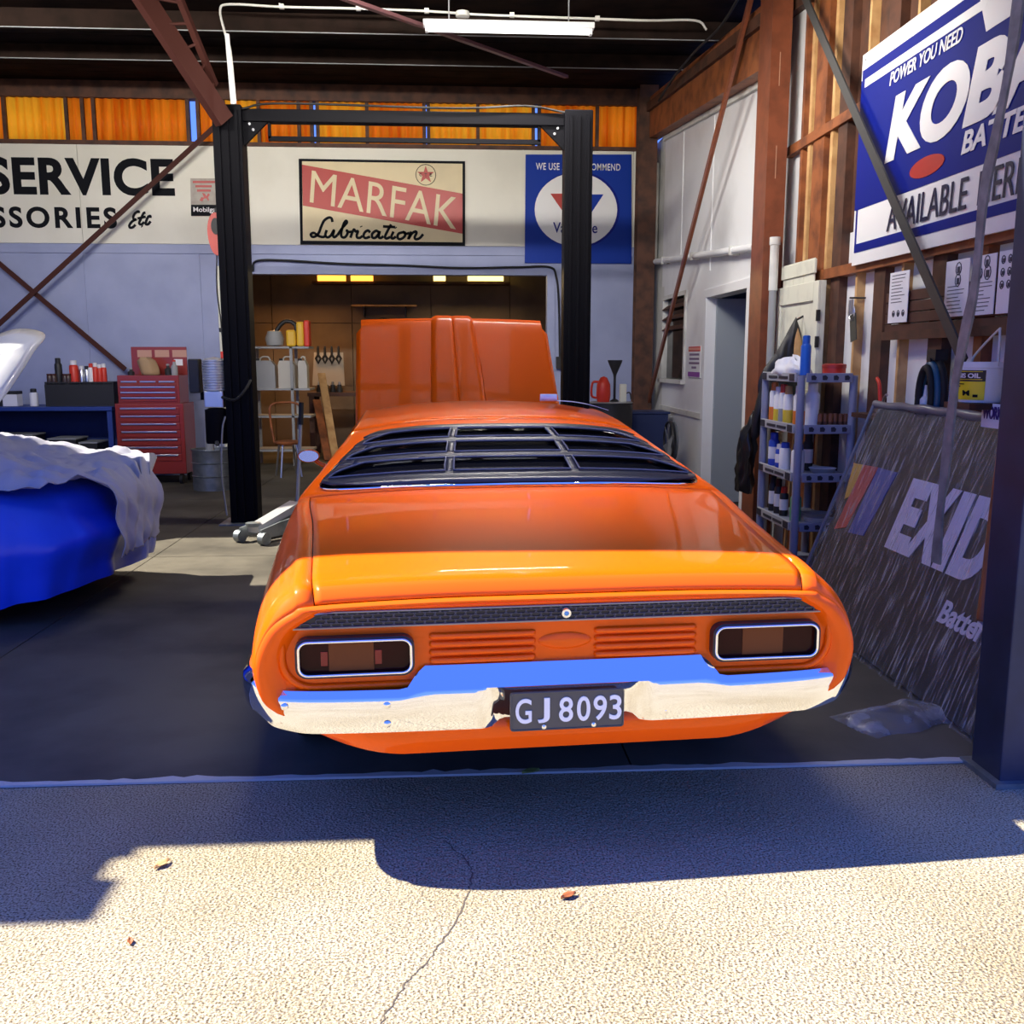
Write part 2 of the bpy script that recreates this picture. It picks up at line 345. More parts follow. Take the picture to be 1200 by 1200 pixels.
# ================================================================== back wall
def wall_back():
    wb = struct('wall_back', 'lavender painted back wall with cream sign boards above', 'wall')
    dx0, dx1, dz = onY(262, 322, YB).x, onY(641, 322, YB).x, onY(450, 322, YB).z
    zb0, zb1 = onY(450, 288, YB).z, onY(450, 174, YB).z
    seams = [XL, -7.2, onY(95, 300, YB).x, onY(231, 300, YB).x, dx0 - .09]
    for a, b in zip(seams[:-1], seams[1:]): MB().box(a + .003, b - .003, YB, YB + .1, 0, zb0 - .12).build('wall_panel', M_lav, wb)
    for a in seams[1:-1]: MB().box(a - .03, a + .03, YB - .012, YB, 0, zb0 - .12).build('batten', M_lav, wb)
    MB().box(dx1 + .11, 2.95, YB, YB + .1, 0, zb0 - .12).build('wall_panel', M_lav, wb)
    MB().box(dx0 - .09, dx1 + .11, YB, YB + .1, dz + .1, zb0 - .12).build('wall_panel', M_lav, wb)
    MB().box(XL, 2.95, YB - .02, YB + .1, zb0 - .12, zb0, .004).build('ledge_rail', M_lav, wb)
    bs = [XL, -8, onY(92, 200, YB).x, onY(291, 200, YB).x, onY(613, 200, YB).x, onY(742, 200, YB).x, 2.95]
    for a, b in zip(bs[:-1], bs[1:]): MB().box(a + .003, b - .003, YB - .01, YB + .08, zb0 + .005, zb1).build('sign_board', M_cream, wb)
    MB().box(onY(613, 200, YB).x - .012, onY(613, 200, YB).x + .012, YB - .02, YB - .01, zb0, zb1).build('batten', M_cream, wb)
    # dark rails below and above the translucent strip
    zt = onY(450, 120, YB).z
    MB().box(XL, 2.95, YB - .04, YB + .1, zb1, zb1 + .05).build('rail', M_timd, wb)
    MB().box(XL, 2.95, YB - .04, YB + .1, zt, zroof(YB) + .1).build('rail', M_timd, wb)
    # corrugated translucent sheets between dark mullions
    px = [-260, -190, -110, -40, 5, 78, 97, 110, 220, 232, 262, 303, 350, 365, 372, 430, 497, 502, 560, 625, 632, 700, 748]
    xs = [onY(p, 140, YB).x for p in px]; rng = random.Random(11)
    for i in range(len(xs) - 1):
        a, b = xs[i], xs[i + 1]
        if b - a < .13: continue
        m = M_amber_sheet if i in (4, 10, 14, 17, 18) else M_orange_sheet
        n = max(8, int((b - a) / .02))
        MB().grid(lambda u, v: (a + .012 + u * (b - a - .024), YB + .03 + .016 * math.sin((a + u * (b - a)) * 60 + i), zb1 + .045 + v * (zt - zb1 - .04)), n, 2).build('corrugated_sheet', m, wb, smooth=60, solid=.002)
    for x in xs: MB().box(x - .022, x + .022, YB - .01, YB + .06, zb1 + .045, zt + .01).build('mullion', M_timd, wb)
    # doorway trim
    t = struct('trim_1', 'lavender frame around the wide doorway in the back wall', 'trim')
    MB().box(dx0 - .09, dx0, YB - .02, YB + .14, 0, dz + .1, .004).build('jamb', M_creamdoor, t)
    MB().box(dx1, dx1 + .11, YB - .02, YB + .14, 0, dz + .1, .004).build('jamb', M_lav, t)
    MB().box(dx0, dx1, YB - .02, YB + .14, dz, dz + .1, .004).build('head', M_lav, t)
    # store room behind
    m1 = mat('store_wall', (.24, .17, .11), .8, n=(1.5, (.15, .11, .075), .4, .7))
    wr = struct('wall_storeroom', 'brown lined walls of the dim store room behind the doorway', 'wall')
    Y2 = 17.4
    for i in range(5):
        x = -4.6 + i * 1.4
        for j in range(3): MB().box(x + .006, x + 1.394, Y2, Y2 + .06, j * 1.1 + .005, j * 1.1 + 1.095).build('lining_panel', m1, wr)
    MB().box(-4.7, -4.6, YB + .12, Y2, 0, 3.3).build('side_wall', mat('store_tan', (.34, .22, .13), .8), wr)
    MB().box(2.4, 2.5, YB + .12, Y2, 0, 3.3).build('side_wall', m1, wr)
    MB().box(-4.7, 2.5, YB + .12, Y2 + .06, 3.3, 3.36).build('lining_ceiling', M_roof, wr)
    MB().box(-4.7, 2.5, Y2 + .06, Y2 + .12, 0, 3.4).build('backing', m1, wr)
    return dx0, dx1, dz, zb0, zb1
DX0, DX1, DZ, ZB0, ZB1 = wall_back()

# ================================================================== roof
def roof():
    c = struct('ceiling', 'dark boarded roof underside with timber purlins', 'ceiling')
    sky = (-8.9, -4.7, 7.55, 9.45)
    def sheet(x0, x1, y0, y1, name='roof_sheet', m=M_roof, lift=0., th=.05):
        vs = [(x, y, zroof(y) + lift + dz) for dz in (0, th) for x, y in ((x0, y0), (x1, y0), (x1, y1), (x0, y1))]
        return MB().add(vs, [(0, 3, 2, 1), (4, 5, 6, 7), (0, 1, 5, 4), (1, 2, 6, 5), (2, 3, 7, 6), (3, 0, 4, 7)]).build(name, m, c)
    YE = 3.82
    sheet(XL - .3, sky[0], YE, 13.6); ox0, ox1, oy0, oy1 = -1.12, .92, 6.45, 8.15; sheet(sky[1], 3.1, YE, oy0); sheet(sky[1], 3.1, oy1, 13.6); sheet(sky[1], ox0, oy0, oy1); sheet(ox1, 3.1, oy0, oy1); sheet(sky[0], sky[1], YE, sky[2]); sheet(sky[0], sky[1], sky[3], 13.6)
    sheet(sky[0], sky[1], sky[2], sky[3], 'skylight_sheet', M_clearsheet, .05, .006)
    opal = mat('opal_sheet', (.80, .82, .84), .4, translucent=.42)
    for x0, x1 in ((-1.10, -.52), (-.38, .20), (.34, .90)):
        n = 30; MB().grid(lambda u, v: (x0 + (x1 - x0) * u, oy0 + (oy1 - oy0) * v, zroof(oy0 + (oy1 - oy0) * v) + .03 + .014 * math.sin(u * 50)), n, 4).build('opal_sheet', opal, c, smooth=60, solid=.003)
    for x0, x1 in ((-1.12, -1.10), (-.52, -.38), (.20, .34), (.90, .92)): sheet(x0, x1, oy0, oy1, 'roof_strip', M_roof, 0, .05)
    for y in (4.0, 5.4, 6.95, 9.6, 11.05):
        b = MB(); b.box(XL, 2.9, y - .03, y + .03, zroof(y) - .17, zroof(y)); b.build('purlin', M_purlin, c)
        MB().box(XL, 2.9, y - .036, y - .030, zroof(y) - .174, zroof(y) - .166).build('purlin_edge_highlight', M_grey, c)  # pale strip: light caught on the purlin edge, put in as colour
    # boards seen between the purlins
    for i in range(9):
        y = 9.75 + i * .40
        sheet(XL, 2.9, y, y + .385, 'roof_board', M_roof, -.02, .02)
    # eave over the left bay stands further out
    aw = struct('trim_2', 'eave board projecting over the left bay', 'trim')
    z = zroof(3.8)
    p = onZ(97, 1080); q = onZ(150, 990); r = onZ(112, 1030); s = onZ(128, 1005)
    def up(g, zz): return (g.x - .8 * zz, g.y + .2 * zz)
    P = [up(g, z) for g in (q, s, onZ(108, 1028), r, p)]
    poly = [(-12.5, P[4][1]), P[4], P[3], P[2], P[1], (P[1][0] + .06, P[1][1]), P[0], (P[0][0], 3.95), (-12.5, 3.95)]
    poly = [(-12.5, P[4][1]), (P[4][0], P[4][1]), (P[3][0] + .05, P[3][1]), (P[3][0] - .02, P[3][1] + .005), (P[1][0] - .01, P[1][1]), (P[1][0] + .05, P[1][1]), (P[0][0], 3.95), (-12.5, 3.95)]
    n = len(poly)
    MB().add([(x, y, z) for x, y in poly] + [(x, y, z + .04) for x, y in poly], [tuple(range(n))[::-1], tuple(range(n, 2 * n))] + [(i, (i + 1) % n, n + (i + 1) % n, n + i) for i in range(n)]).build('eave_sheet', M_roof, aw, fixn=True)
    return c
roof()

# ================================================================== right wall
def wall_right():
    wr = struct('wall_right', 'right wall of white panels and open timber studs', 'wall')
    # --- rear bay: white panels with a door opening and a window
    Yc = 8.15
    dA, dB, dT = onX(879, 330, XR).y, onX(831, 340, XR).y, 2.22     # door clear opening
    wA, wB = onX(803, 400, XR).y, onX(777, 400, XR).y; wz0, wz1 = 1.33, 2.32
    def seg(y0, y1, z0, z1, nm='wall_panel', m=M_white, x0=XR, x1=XR + .08): return MB().box(x0, x1, y0, y1, z0, z1).build(nm, m, wr)
    seg(Yc, dA - .1, 0, 2.5); seg(dB + .1, wA, 0, 2.5); seg(wA, wB, 0, wz0); seg(wA, wB, wz1, 2.5); seg(wB, 12.65, 0, 2.5, m=M_offw)
    seg(12.65, YB, 0, 4.4, m=M_offw); seg(dA - .1, dB + .1, dT + .08, 2.5)
    ys = [Yc, onX(835, 220, XR).y, onX(800, 220, XR).y, 12.65]
    def top(y0, y1):
        z = lambda y: zroof(y) - .72
        MB().add([(x, y, zz) for x in (XR, XR + .08) for y, zz in ((y0 + .004, 2.5), (y1 - .004, 2.5), (y1 - .004, z(y1)), (y0 + .004, z(y0)))], [(0, 1, 2, 3), (7, 6, 5, 4), (0, 4, 5, 1), (1, 5, 6, 2), (2, 6, 7, 3), (3, 7, 4, 0)]).build('wall_panel', M_white, wr, fixn=True)
        b = MB(); b.beam((XR - .015, y0, z(y0) + .02), (XR - .015, y1, z(y1) + .02), .05, .05); b.build('cap_strip', M_offw, wr)
    for a, b in zip(ys[:-1], ys[1:]): top(a, b)
    for y in ys[1:-1]: MB().box(XR - .008, XR, y - .02, y + .02, 2.5, zroof(y) - .74).build('batten', M_white, wr)
    MB().box(XR - .02, XR, 10.3, 12.6, .92, .98).build('rail', M_offw, wr)
    # --- front bay: studs, noggins and cladding
    MB().box(XR + .06, XR + .11, YF - .05, Yc + .3, 0, 2.45).build('cladding', M_white, wr); MB().box(XR + .06, XR + .11, YF - .05, Yc + .3, 2.45, 4.6).build('cladding', M_timd, wr)
    clad = [(8.1, 7.68), (7.68, 7.2)]
    MB().box(XR + .045, XR + .06, 7.62, 8.4, 1.9, 4.5).build('lining_sheet', M_white, wr)
    stud_px = [(918, M_timd), (929, M_timd), (945, M_tim), (975, M_timd)]
    for y, wd, m in ((7.66, .05, M_tim), (7.50, .05, M_timl), (7.30, .22, M_tim), (7.05, .05, M_timl), (6.85, .16, M_timd), (6.48, .03, M_timl), (6.12, .16, M_timd), (5.8, .03, M_timl), (5.35, .16, M_timd), (4.9, .08, M_tim), (4.5, .25, M_timd), (4.0, .10, M_tim), (3.7, .12, M_timd)):
        MB().box(XR, XR + .06, y - wd / 2, y + wd / 2, 0, zroof(y) - .2).build('stud', m, wr)
    for (pa, pb) in (((911, 187), (1000, 137)), ((911, 28), (945, 2))):
        a, b = onX(*pa, XR), onX(*pb, XR)
        for y0, y1 in ((8.0, 7.5), (7.5, 7.0), (7.0, 6.45), (6.45, 5.6), (5.6, 4.6)):
            t = (a.y - y0) / max(a.y - b.y, .1); z = a.z
            MB().box(XR - .02, XR + .055, y1 + .002, y0 - .002, z - .035, z + .035).build('noggin', M_tim, wr)
    z = onX(960, 323, XR).z
    for y0, y1 in ((8.0, 7.0), (7.0, 6.0), (6.0, 5.0), (5.0, 4.0)): MB().box(XR - .03, XR + .055, y1 + .002, y0 - .002, z - .04, z + .03).build('noggin', M_tim, wr)
    # heavy top plate over the whole wall
    b = MB(); b.beam((XR - .10, 8.15, zroof(8.15) - .42), (XR - .10, 13.1, zroof(13.1) - .42), .16, .50); b.build('top_plate', M_tim, wr)
    b = MB(); b.beam((XR - .20, 8.15, zroof(8.15) - .30), (XR - .20, 13.1, zroof(13.1) - .30), .05, .10); b.build('ledger', M_timd, wr)
    b = MB(); b.beam((XR + .05, 3.6, zroof(3.6) - .15), (XR + .05, 8.15, zroof(8.15) - .15), .16, .28); b.build('top_plate', M_timd, wr)
    # --- side room seen through the door
    sr = mat('side_room_paint', (.30, .34, .42), .7)
    ws = struct('wall_sideroom', 'grey blue wall of the side room seen through the right hand door', 'wall')
    MB().box(4.4, 4.5, 8.0, 12.4, 0, 3).build('side_room_wall', sr, ws); MB().box(2.95, 4.5, 12.3, 12.4, 0, 3).build('side_room_wall', sr, ws)
    MB().box(2.95, 4.5, 7.9, 8.0, 0, 3).build('side_room_wall', sr, ws); MB().box(2.85, 4.5, 7.9, 12.4, 2.9, 3).build('side_room_ceiling', sr, ws)
    # door frame
    d = struct('door_1', 'open doorway with white timber frame in the right wall', 'door')
    for y in (dA - .05, dB + .05): MB().box(XR - .03, XR + .14, y - .05, y + .05, 0, dT, .004).build('jamb', M_white, d)
    MB().box(XR - .03, XR + .14, dA - .1, dB + .1, dT, dT + .09, .004).build('head', M_white, d)
    MB().box(XR + .08, XR + .95, dB - .045, dB - .005, .02, dT - .01, .004).build('door_leaf', mat('door_grey', (.32, .36, .40), .5), d)
    # window with timber louvres
    wn = struct('window_1', 'small dark window with louvre blades in the right wall', 'window')
    MB().box(XR + .05, XR + .07, wA, wB, wz0, wz1).build('pane', mat('dark_glass', (.015, .017, .02), .08), wn)
    for y in (wA, wB): MB().box(XR - .02, XR + .09, y - .03, y + .03, wz0, wz1).build('window_jamb', M_offw, wn)
    MB().box(XR - .06, XR + .09, wA - .05, wB + .05, wz0 - .05, wz0).build('window_sill', M_offw, wn)
    MB().box(XR - .02, XR + .09, wA - .05, wB + .05, wz1, wz1 + .05).build('window_head', M_offw, wn)
    for k in range(3):
        b = MB(); zz = wz1 - .10 - k * .13; b.beam((XR + .01, wA + .03, zz), (XR + .01, wB - .03, zz), .09, .012, up=(-.6, 0, .8)); b.build('louvre_blade', M_timd, wn)
    return dA, dB, dT, wA, wB
DA, DB, DT, WA, WB = wall_right()

# ================================================================== left wall, front wall, posts
def shell():
    wl = struct('wall_left', 'far left workshop wall', 'wall'); MB().box(XL - .1, XL, YF, YB, 0, 5.2).build('wall_panel', M_lav, wl)
    wf = struct('wall_front', 'front wall ends beside the open bays', 'wall')
    MB().box(XL, -7.2, 3.7, 3.8, 0, 4.1).build('wall_panel', M_bluest, wf)
    MB().box(2.22, 3.4, YF - .02, YF + .08, 0, 4.1).build('wall_panel', M_bluest, wf)
    MB().box(-7.2, 3.0, 3.80, 3.9, 3.75, 4.12).build('header', M_timd, wf)
    g = onZ(1177, 921)
    def hpost(name, label, x, y, wx, wy, z1, m, base=True):
        o = struct(name, label, 'column')
        MB().box(x - wx / 2, x + wx / 2, y - wy / 2, y - wy / 2 + .014, 0.0, z1).build('flange', m, o)
        MB().box(x - wx / 2, x + wx / 2, y + wy / 2 - .014, y + wy / 2, 0.0, z1).build('flange', m, o)
        MB().box(x - .006, x + .006, y - wy / 2 + .014, y + wy / 2 - .014, 0.0, z1).build('web', m, o)
        if base: MB().box(x - wx / 2 - .03, x + wx / 2 + .03, y - wy / 2 - .03, y + wy / 2 + .03, 0, .02).build('base_plate', m, o)
        return o
    fp = struct('column_1', 'navy steel post at the right edge of the open bay', 'column')
    MB().box(g.x - .02, g.x + .15, g.y, g.y + .2, 0, 4.05, .006).build('post', M_bluest, fp)
    MB().box(g.x - .05, g.x + .2, g.y - .03, g.y + .23, 0, .02).build('base_plate', M_galv, fp)
    MB().box(g.x + .15, g.x + .9, g.y + .05, g.y + .12, 0, 4.05).build('side_sheet', mat('pale_blue_steel', (.22, .27, .42), .5), fp)
    c2 = struct('column_2', 'brown steel column standing against the right wall', 'column')
    x0, x1, y0, y1 = 2.50, 2.66, 7.82, 8.14
    MB().box(x0, x1, y0, y0 + .014, .008, zroof(8)).build('flange', M_timd if False else M_brown, c2)
    MB().box(x0, x1, y1 - .014, y1, .008, zroof(8)).build('flange', M_brown, c2)
    MB().box(x0 - .0, x0 + .012, y0 + .014, y1 - .014, .008, zroof(8)).build('web', M_brown, c2)
    MB().box(x0 - .03, x1 + .03, y0 - .03, y1 + .03, .008, .025).build('base_plate', M_brown, c2)
    for k in range(4): MB().box(x0 + .07, x0 + .076, y0 - .003, y0, 1.6 + .7 * k, 1.85 + .7 * k).build('weld_mark', mat('bare_weld', (.45, .25, .16), .5), c2)
    xc = onY(742, 400, 12.9).x
    hpost('column_3', 'dark brown steel column in the rear right corner', xc + .13, 12.92, .24, .22, zroof(12.9) - .02, M_timd)
shell()

# ================================================================== steel bracing
def bracing():
    def rod(name, label, pts, w=.05, m=M_rod, d=.02):
        b = MB(); p0, p1 = Vector(pts[0]), Vector(pts[1])
        b.beam(p0, p1, d, w) if abs(p0.x - p1.x) < .3 else b.beam(p0, p1, d, w)
        o = b.build(name, m); tag(o, label, 'brace'); o['kind'] = 'structure'; return o
    rod('trim_3', 'long brown brace across the rear bay of the right wall', (onX(882, -10, 2.46), onX(757, 482, 2.62)), .075, M_brown, .03)
    rod('trim_4', 'dark grey strap brace crossing in front of the blue battery sign', (onX(940, -10, 2.60), onX(1130, 425, 2.58)), .07, mat('grey_strap', (.045, .045, .045), .5), .012)
    Y = 12.95
    rod('trim_5', 'maroon diagonal brace rising over the painted lettering', (onY(-90, 461, Y), onY(262, 139, Y)), .06)
    rod('trim_6', 'maroon diagonal brace falling behind the tool chest', (onY(-60, 259, Y + .04), onY(147, 433, Y + .04)), .06)
    t = struct('trim_7', 'maroon lattice roof truss member above the left hoist post', 'truss')
    a, b = onY(160, -15, 8.6), onY(263, 142, 9.15)
    MB().beam(a, b, .09, .16).build('chord', M_rod, t)
    c, d = onY(205, -15, 8.6), onY(252, 100, 9.15)
    MB().beam(c, d, .05, .05).build('chord', M_rod, t)
    for k in range(5):
        u, v = (k + .3) / 5, (k + .75) / 5
        MB().tube([a.lerp(b, u), c.lerp(d, v)], .012).build('lacing', M_rod, t)
    def under(px, py, off):
        r_ = _ray(px, py); k_ = (5.10 - 1.32 - off - EYE) / (r_.z - .10 * r_.y); return _eye + r_ * k_
    o = MB().beam(under(398, -4, .19), under(664, 90, .19), .05, .03).build('trim_8', mat('mauve_steel', (.16, .07, .075), .5)); tag(o, 'mauve roof brace running behind the fluorescent light', 'brace', kind='structure')
bracing()
# ================================================================== the orange coupe
PAINT = mat('orange_paint', (.98, .125, .002), .4, coat=.42, spec=.05)
CHROME = mat('chrome', (.86, .88, .90), .05, 1.)
TRIMK = mat('black_trim', (.012, .013, .02), .32)
GLASSK = mat('black_glass', (.006, .006, .008), .06)
LOUV = mat('louvre_black', (.014, .015, .028), .35, coat=.15)
ST = np.array([  # y, then z0, and (x,z) of seven points from the middle of the top down the side
 [0.05, .855, .40,.854, .735,.842, .800,.822, .872,.765, .912,.660, .895,.555, .85,.50],
 [0.075,.893, .40,.892, .740,.880, .806,.856, .880,.785, .920,.665, .902,.55, .86,.49],
 [0.11, .912, .40,.911, .745,.899, .812,.873, .886,.795, .926,.668, .910,.54, .865,.48],
 [0.35, .937, .42,.935, .760,.922, .830,.893, .908,.805, .946,.675, .930,.50, .885,.42],
 [0.80, .985, .44,.982, .790,.965, .858,.928, .930,.825, .964,.685, .950,.46, .90,.24],
 [1.25,1.035, .45,1.030,.830,1.005,.888,.965, .945,.840, .974,.695, .958,.45, .91,.21],
 [1.55,1.140, .41,1.132,.745,1.098,.830,1.045,.930,.870, .976,.700, .960,.45, .915,.20],
 [1.90,1.247, .37,1.238,.655,1.195,.752,1.140,.905,.905, .976,.700, .960,.45, .915,.20],
 [2.30,1.315, .35,1.303,.615,1.262,.680,1.222,.890,.915, .976,.700, .960,.45, .915,.20],
 [2.75,1.337, .34,1.325,.600,1.286,.660,1.250,.880,.918, .974,.700, .960,.45, .915,.20],
 [3.05,1.315, .35,1.303,.605,1.265,.668,1.235,.880,.915, .972,.700, .958,.45, .915,.20],
 [3.60, .985, .45,.980, .740,.968, .810,.950, .900,.885, .966,.700, .952,.45, .91,.21],
 [4.00, .955, .45,.950, .745,.938, .810,.920, .895,.860, .958,.690, .945,.45, .90,.22],
 [4.50, .910, .45,.905, .745,.895, .805,.878, .880,.820, .935,.670, .925,.45, .89,.25],
 [4.72, .860, .44,.855, .735,.845, .790,.830, .850,.780, .890,.650, .885,.47, .86,.30]])
def _pchip(xs, ys, x):
    n = len(xs); h = np.diff(xs); dl = np.diff(ys) / h; m = np.zeros(n); m[0], m[-1] = dl[0], dl[-1]
    for i in range(1, n - 1):
        if dl[i - 1] * dl[i] > 0:
            w1, w2 = 2 * h[i] + h[i - 1], h[i] + 2 * h[i - 1]; m[i] = (w1 + w2) / (w1 / dl[i - 1] + w2 / dl[i])
    i = int(np.clip(np.searchsorted(xs, x) - 1, 0, n - 2)); t = (x - xs[i]) / h[i]
    return (2*t**3-3*t*t+1)*ys[i] + (t**3-2*t*t+t)*h[i]*m[i] + (-2*t**3+3*t*t)*ys[i+1] + (t**3-t*t)*h[i]*m[i+1]
_cache = {}
def sect(y):
    k = round(y, 5)
    if k not in _cache:
        r = [_pchip(ST[:, 0], ST[:, c], y) for c in range(1, 16)]
        _cache[k] = [(0., r[0])] + [(r[1 + 2 * i], r[2 + 2 * i]) for i in range(7)]
    return _cache[k]
def surf(y, t, off=0.):
    """car skin: y along, t in 0..7 across (0 centre line), signed for the side"""
    s = -1 if t < 0 else 1; t = abs(t)
    def ev(t):
        p = sect(y); i = min(int(t), 6); f = t - i
        P = lambda k: np.array(p[k]) if 0 <= k <= 7 else (np.array((-p[1][0], p[1][1])) if k < 0 else 2 * np.array(p[7]) - np.array(p[6]))
        a, b, c, d = P(i - 1), P(i), P(i + 1), P(i + 2)
        return .5 * (2 * b + (c - a) * f + (2*a - 5*b + 4*c - d) * f * f + (3*b - a - 3*c + d) * f ** 3)
    q = ev(t)
    v = Vector((s * q[0], y, q[1]))
    if off:
        e = .01
        q2 = ev(min(t + e, 7)); q1 = ev(max(t - e, 0)); tx, tz = q2[0] - q1[0], q2[1] - q1[1]
        yy = min(y + .01, 4.72); y_ = max(y - .01, .05)
        za = sect(yy)[min(int(t), 7)][1]; zb = sect(y_)[min(int(t), 7)][1]; sl = (za - zb) / (yy - y_)
        n = Vector((-tz * s, -sl * abs(tx), tx)).normalized() if abs(tx) > 1e-6 else Vector((s, 0, 0))
        v += n * off
    return v
def patch(b, ys, ts, side=None, off=0., arch=False):
    for s in ((-1, 1) if side is None else (side,)):
        vs = []
        for y in ys:
            for t in ts:
                v = surf(y, s * t if t > 0 else 0., off)
                if arch and t >= 4.5:
                    for ya in (1.17, 3.98):
                        d = y - ya
                        if abs(d) < .385: v.z = max(v.z, .33 + math.sqrt(.385 ** 2 - d * d))
                vs.append(v)
        n = len(ts); fs = []
        for j in range(len(ys) - 1):
            for i in range(n - 1):
                q = (j * n + i, j * n + i + 1, (j + 1) * n + i + 1, (j + 1) * n + i); fs.append(q if s > 0 else q[::-1])
        b.add(vs, fs)
    return b
def lin(a, b, n): return [a + (b - a) * i / (n - 1) for i in range(n)]

CAR = emp('orange_coupe', 'glossy orange muscle coupe with black rear louvres and raised bonnet', 'car', (.346, 2.838, 0), R(3.9)); CAR.scale = (1.05, 1, 1)
def car():
    A = CAR
    # ---- painted skin
    b = MB(); yr = [.05, .06, .075, .09, .11, .15, .2] + lin(.28, 1.25, 14)
    patch(b, yr, lin(2.012, 4.5, 12)); patch(b, lin(1.25, 2.06, 16), lin(0, 4.5, 24)); patch(b, lin(2.06, 3.05, 16), lin(0, 3.1, 16))
    ylow = yr + lin(1.29, 4.72, 72)
    patch(b, [y for y in ylow if y <= 2.06], lin(4.5, 7, 12), arch=True); patch(b, [2.06, 2.10, 2.14], lin(4.0, 7, 14)); patch(b, [y for y in ylow if y >= 3.36], lin(4.5, 7, 12), arch=True)
    patch(b, lin(3.36, 4.72, 20), lin(3.1, 4.5, 8)); patch(b, lin(3.6, 4.72, 16), lin(2.02, 3.1, 6)); patch(b, lin(3.05, 3.6, 8), lin(2.75, 3.3, 4))
    b.build('body_shell', PAINT, A, smooth=40, solid=.006, weld=True)
    # ---- doors
    for s in (-1, 1):
        d = patch(MB(), lin(2.145, 3.355, 20), lin(4.02, 7, 16), side=s).build('door', PAINT, A, smooth=40, solid=.006)
        MB().box(s * .95, s * .975, 2.25, 2.38, .79, .815, .004).build('door_handle', CHROME, d)
        patch(MB(), lin(2.10, 3.42, 14), lin(3.12, 4.0, 8), side=s, off=-.012).build('side_glass', GLASSK, A, smooth=40, solid=.004)
    # ---- boot lid
    dk = patch(MB(), [.052, .06, .075, .09, .11, .15, .2] + lin(.28, 1.235, 22), lin(0, 1.995, 20)).build('boot_lid', PAINT, A, smooth=40, solid=.008, weld=True)
    # shut line backing
    b = MB(); patch(b, lin(.06, 1.25, 16), lin(1.9, 2.1, 4), off=-.022); patch(b, [1.2, 1.26], lin(0, 2.1, 12), off=-.022); b.build('shut_line', M_dk, A)
    # ---- windscreen and rear glass
    patch(MB(), lin(3.05, 3.6, 10), lin(0, 2.75, 14), off=-.01).build('windscreen', GLASSK, A, smooth=40, solid=.004, weld=True)
    # rear window outline in (y,t): rounded
    def wout(a):
        """a in 0..1 round the rim -> (y, t) """
        c, s_ = math.cos(a * 2 * math.pi), math.sin(a * 2 * math.pi)
        e = .34
        u = math.copysign(abs(c) ** e, c); v = math.copysign(abs(s_) ** (.30 if s_ < 0 else .52), s_)
        return 1.585 + v * .315, u * (1.93 - .06 * v)
    def wpt(u, v, off):   # u,v in -1..1 of a square -> window interior
        r = max(abs(u), abs(v), 1e-6); a = math.atan2(v, u) / (2 * math.pi); yy, tt = wout(a % 1)
        return surf(1.585 + (yy - 1.585) * r, tt * r if abs(tt * r) > 1e-5 else 1e-5, off)
    def yt(y, t, off): return surf(y, t if abs(t) > 1e-5 else 1e-5, off)
    g = MB(); N = 96
    rings = [1., .8, .6, .4, .2]
    vs = []
    for r in rings:
        for i in range(N):
            yy, tt = wout(i / N); vs.append(yt(1.585 + (yy - 1.585) * r, tt * r, .006))
    fs = [(k * N + i, k * N + (i + 1) % N, (k + 1) * N + (i + 1) % N, (k + 1) * N + i) for k in range(4) for i in range(N)] + [tuple(4 * N + i for i in range(N))]
    g.add(vs, fs); rg = g.build('rear_glass', GLASSK, A, smooth=40)
    MB().tube([yt(*wout(i / N), .006) for i in range(N)], .0065, 6, closed=True).build('window_trim', CHROME, A, smooth=60)
    # louvre: one curved black frame with three rows of slots, bars and slats standing off the glass
    def tlim(y): return min((abs(wout(k / 800)[0] - y), wout(k / 800)[1]) for k in (range(0, 200) if y >= 1.585 else range(600, 800)))[1]
    Y0w, Y1w = 1.272, 1.898; fy = lambda f: Y0w + (Y1w - Y0w) * f
    TL = {}
    def lp(f, g, o):
        k = round(f, 3)
        if k not in TL: TL[k] = tlim(fy(f)) * .985
        return yt(fy(f), g * TL[k], o)
    OPEN = [(.15, .335), (.42, .595), (.68, .845)]
    def glim(r, f): a_, b_ = OPEN[r]; q = (f - a_) / (b_ - a_); return (.945, .925, .90)[r] - (.16, .14, .13)[r] * q ** 2.2
    ro = .030
    fr_ = MB(); G = lin(-1, 1, 61)
    for fa, fb in ((.0, OPEN[0][0]), (OPEN[2][1], .995)):
        fr_.grid(lambda u, v: lp(fa + (fb - fa) * v, -1 + 2 * u, ro - .014 * (v == 0 and fa == 0) - .014 * (v == 1 and fa > 0)), 61, 4)
    for r in range(3):
        a_, b_ = OPEN[r]
        for s in (-1, 1): fr_.grid(lambda u, v: (lambda f: lp(f, s * (glim(r, f) + (1 - glim(r, f)) * u), ro - .012 * (u == 1)))(a_ + (b_ - a_) * v), 5, 8)
    for r in (0, 1):
        for s in (-1, 1): 
            a_, b_ = OPEN[r][1], OPEN[r + 1][0]
            fr_.grid(lambda u, v: (lambda f: lp(f, s * (.84 + .16 * u), ro - .012 * (u == 1)))(a_ + (b_ - a_) * v), 5, 4)
    louv = fr_.build('louvre_frame', LOUV, A, smooth=40, solid=.006, fixn=True)
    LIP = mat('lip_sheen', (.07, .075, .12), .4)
    for r in (0, 1):
        a_, b_ = OPEN[r][1], OPEN[r + 1][0]
        MB().grid(lambda u, v: lp(a_ + (b_ - a_) * v, -.86 + 1.72 * u, ro + .002), 50, 4).build('louvre_slat', LOUV, louv, smooth=40, solid=.008, fixn=True)
    GB = .31
    for s in (-1, 1):
        for r in range(3):
            a_, b_ = OPEN[r]
            MB().grid(lambda u, v: lp(a_ + (b_ - a_) * v, s * GB - .022 + .044 * u, ro), 3, 6).build('louvre_bar', LOUV, louv, smooth=40, solid=.008, fixn=True)
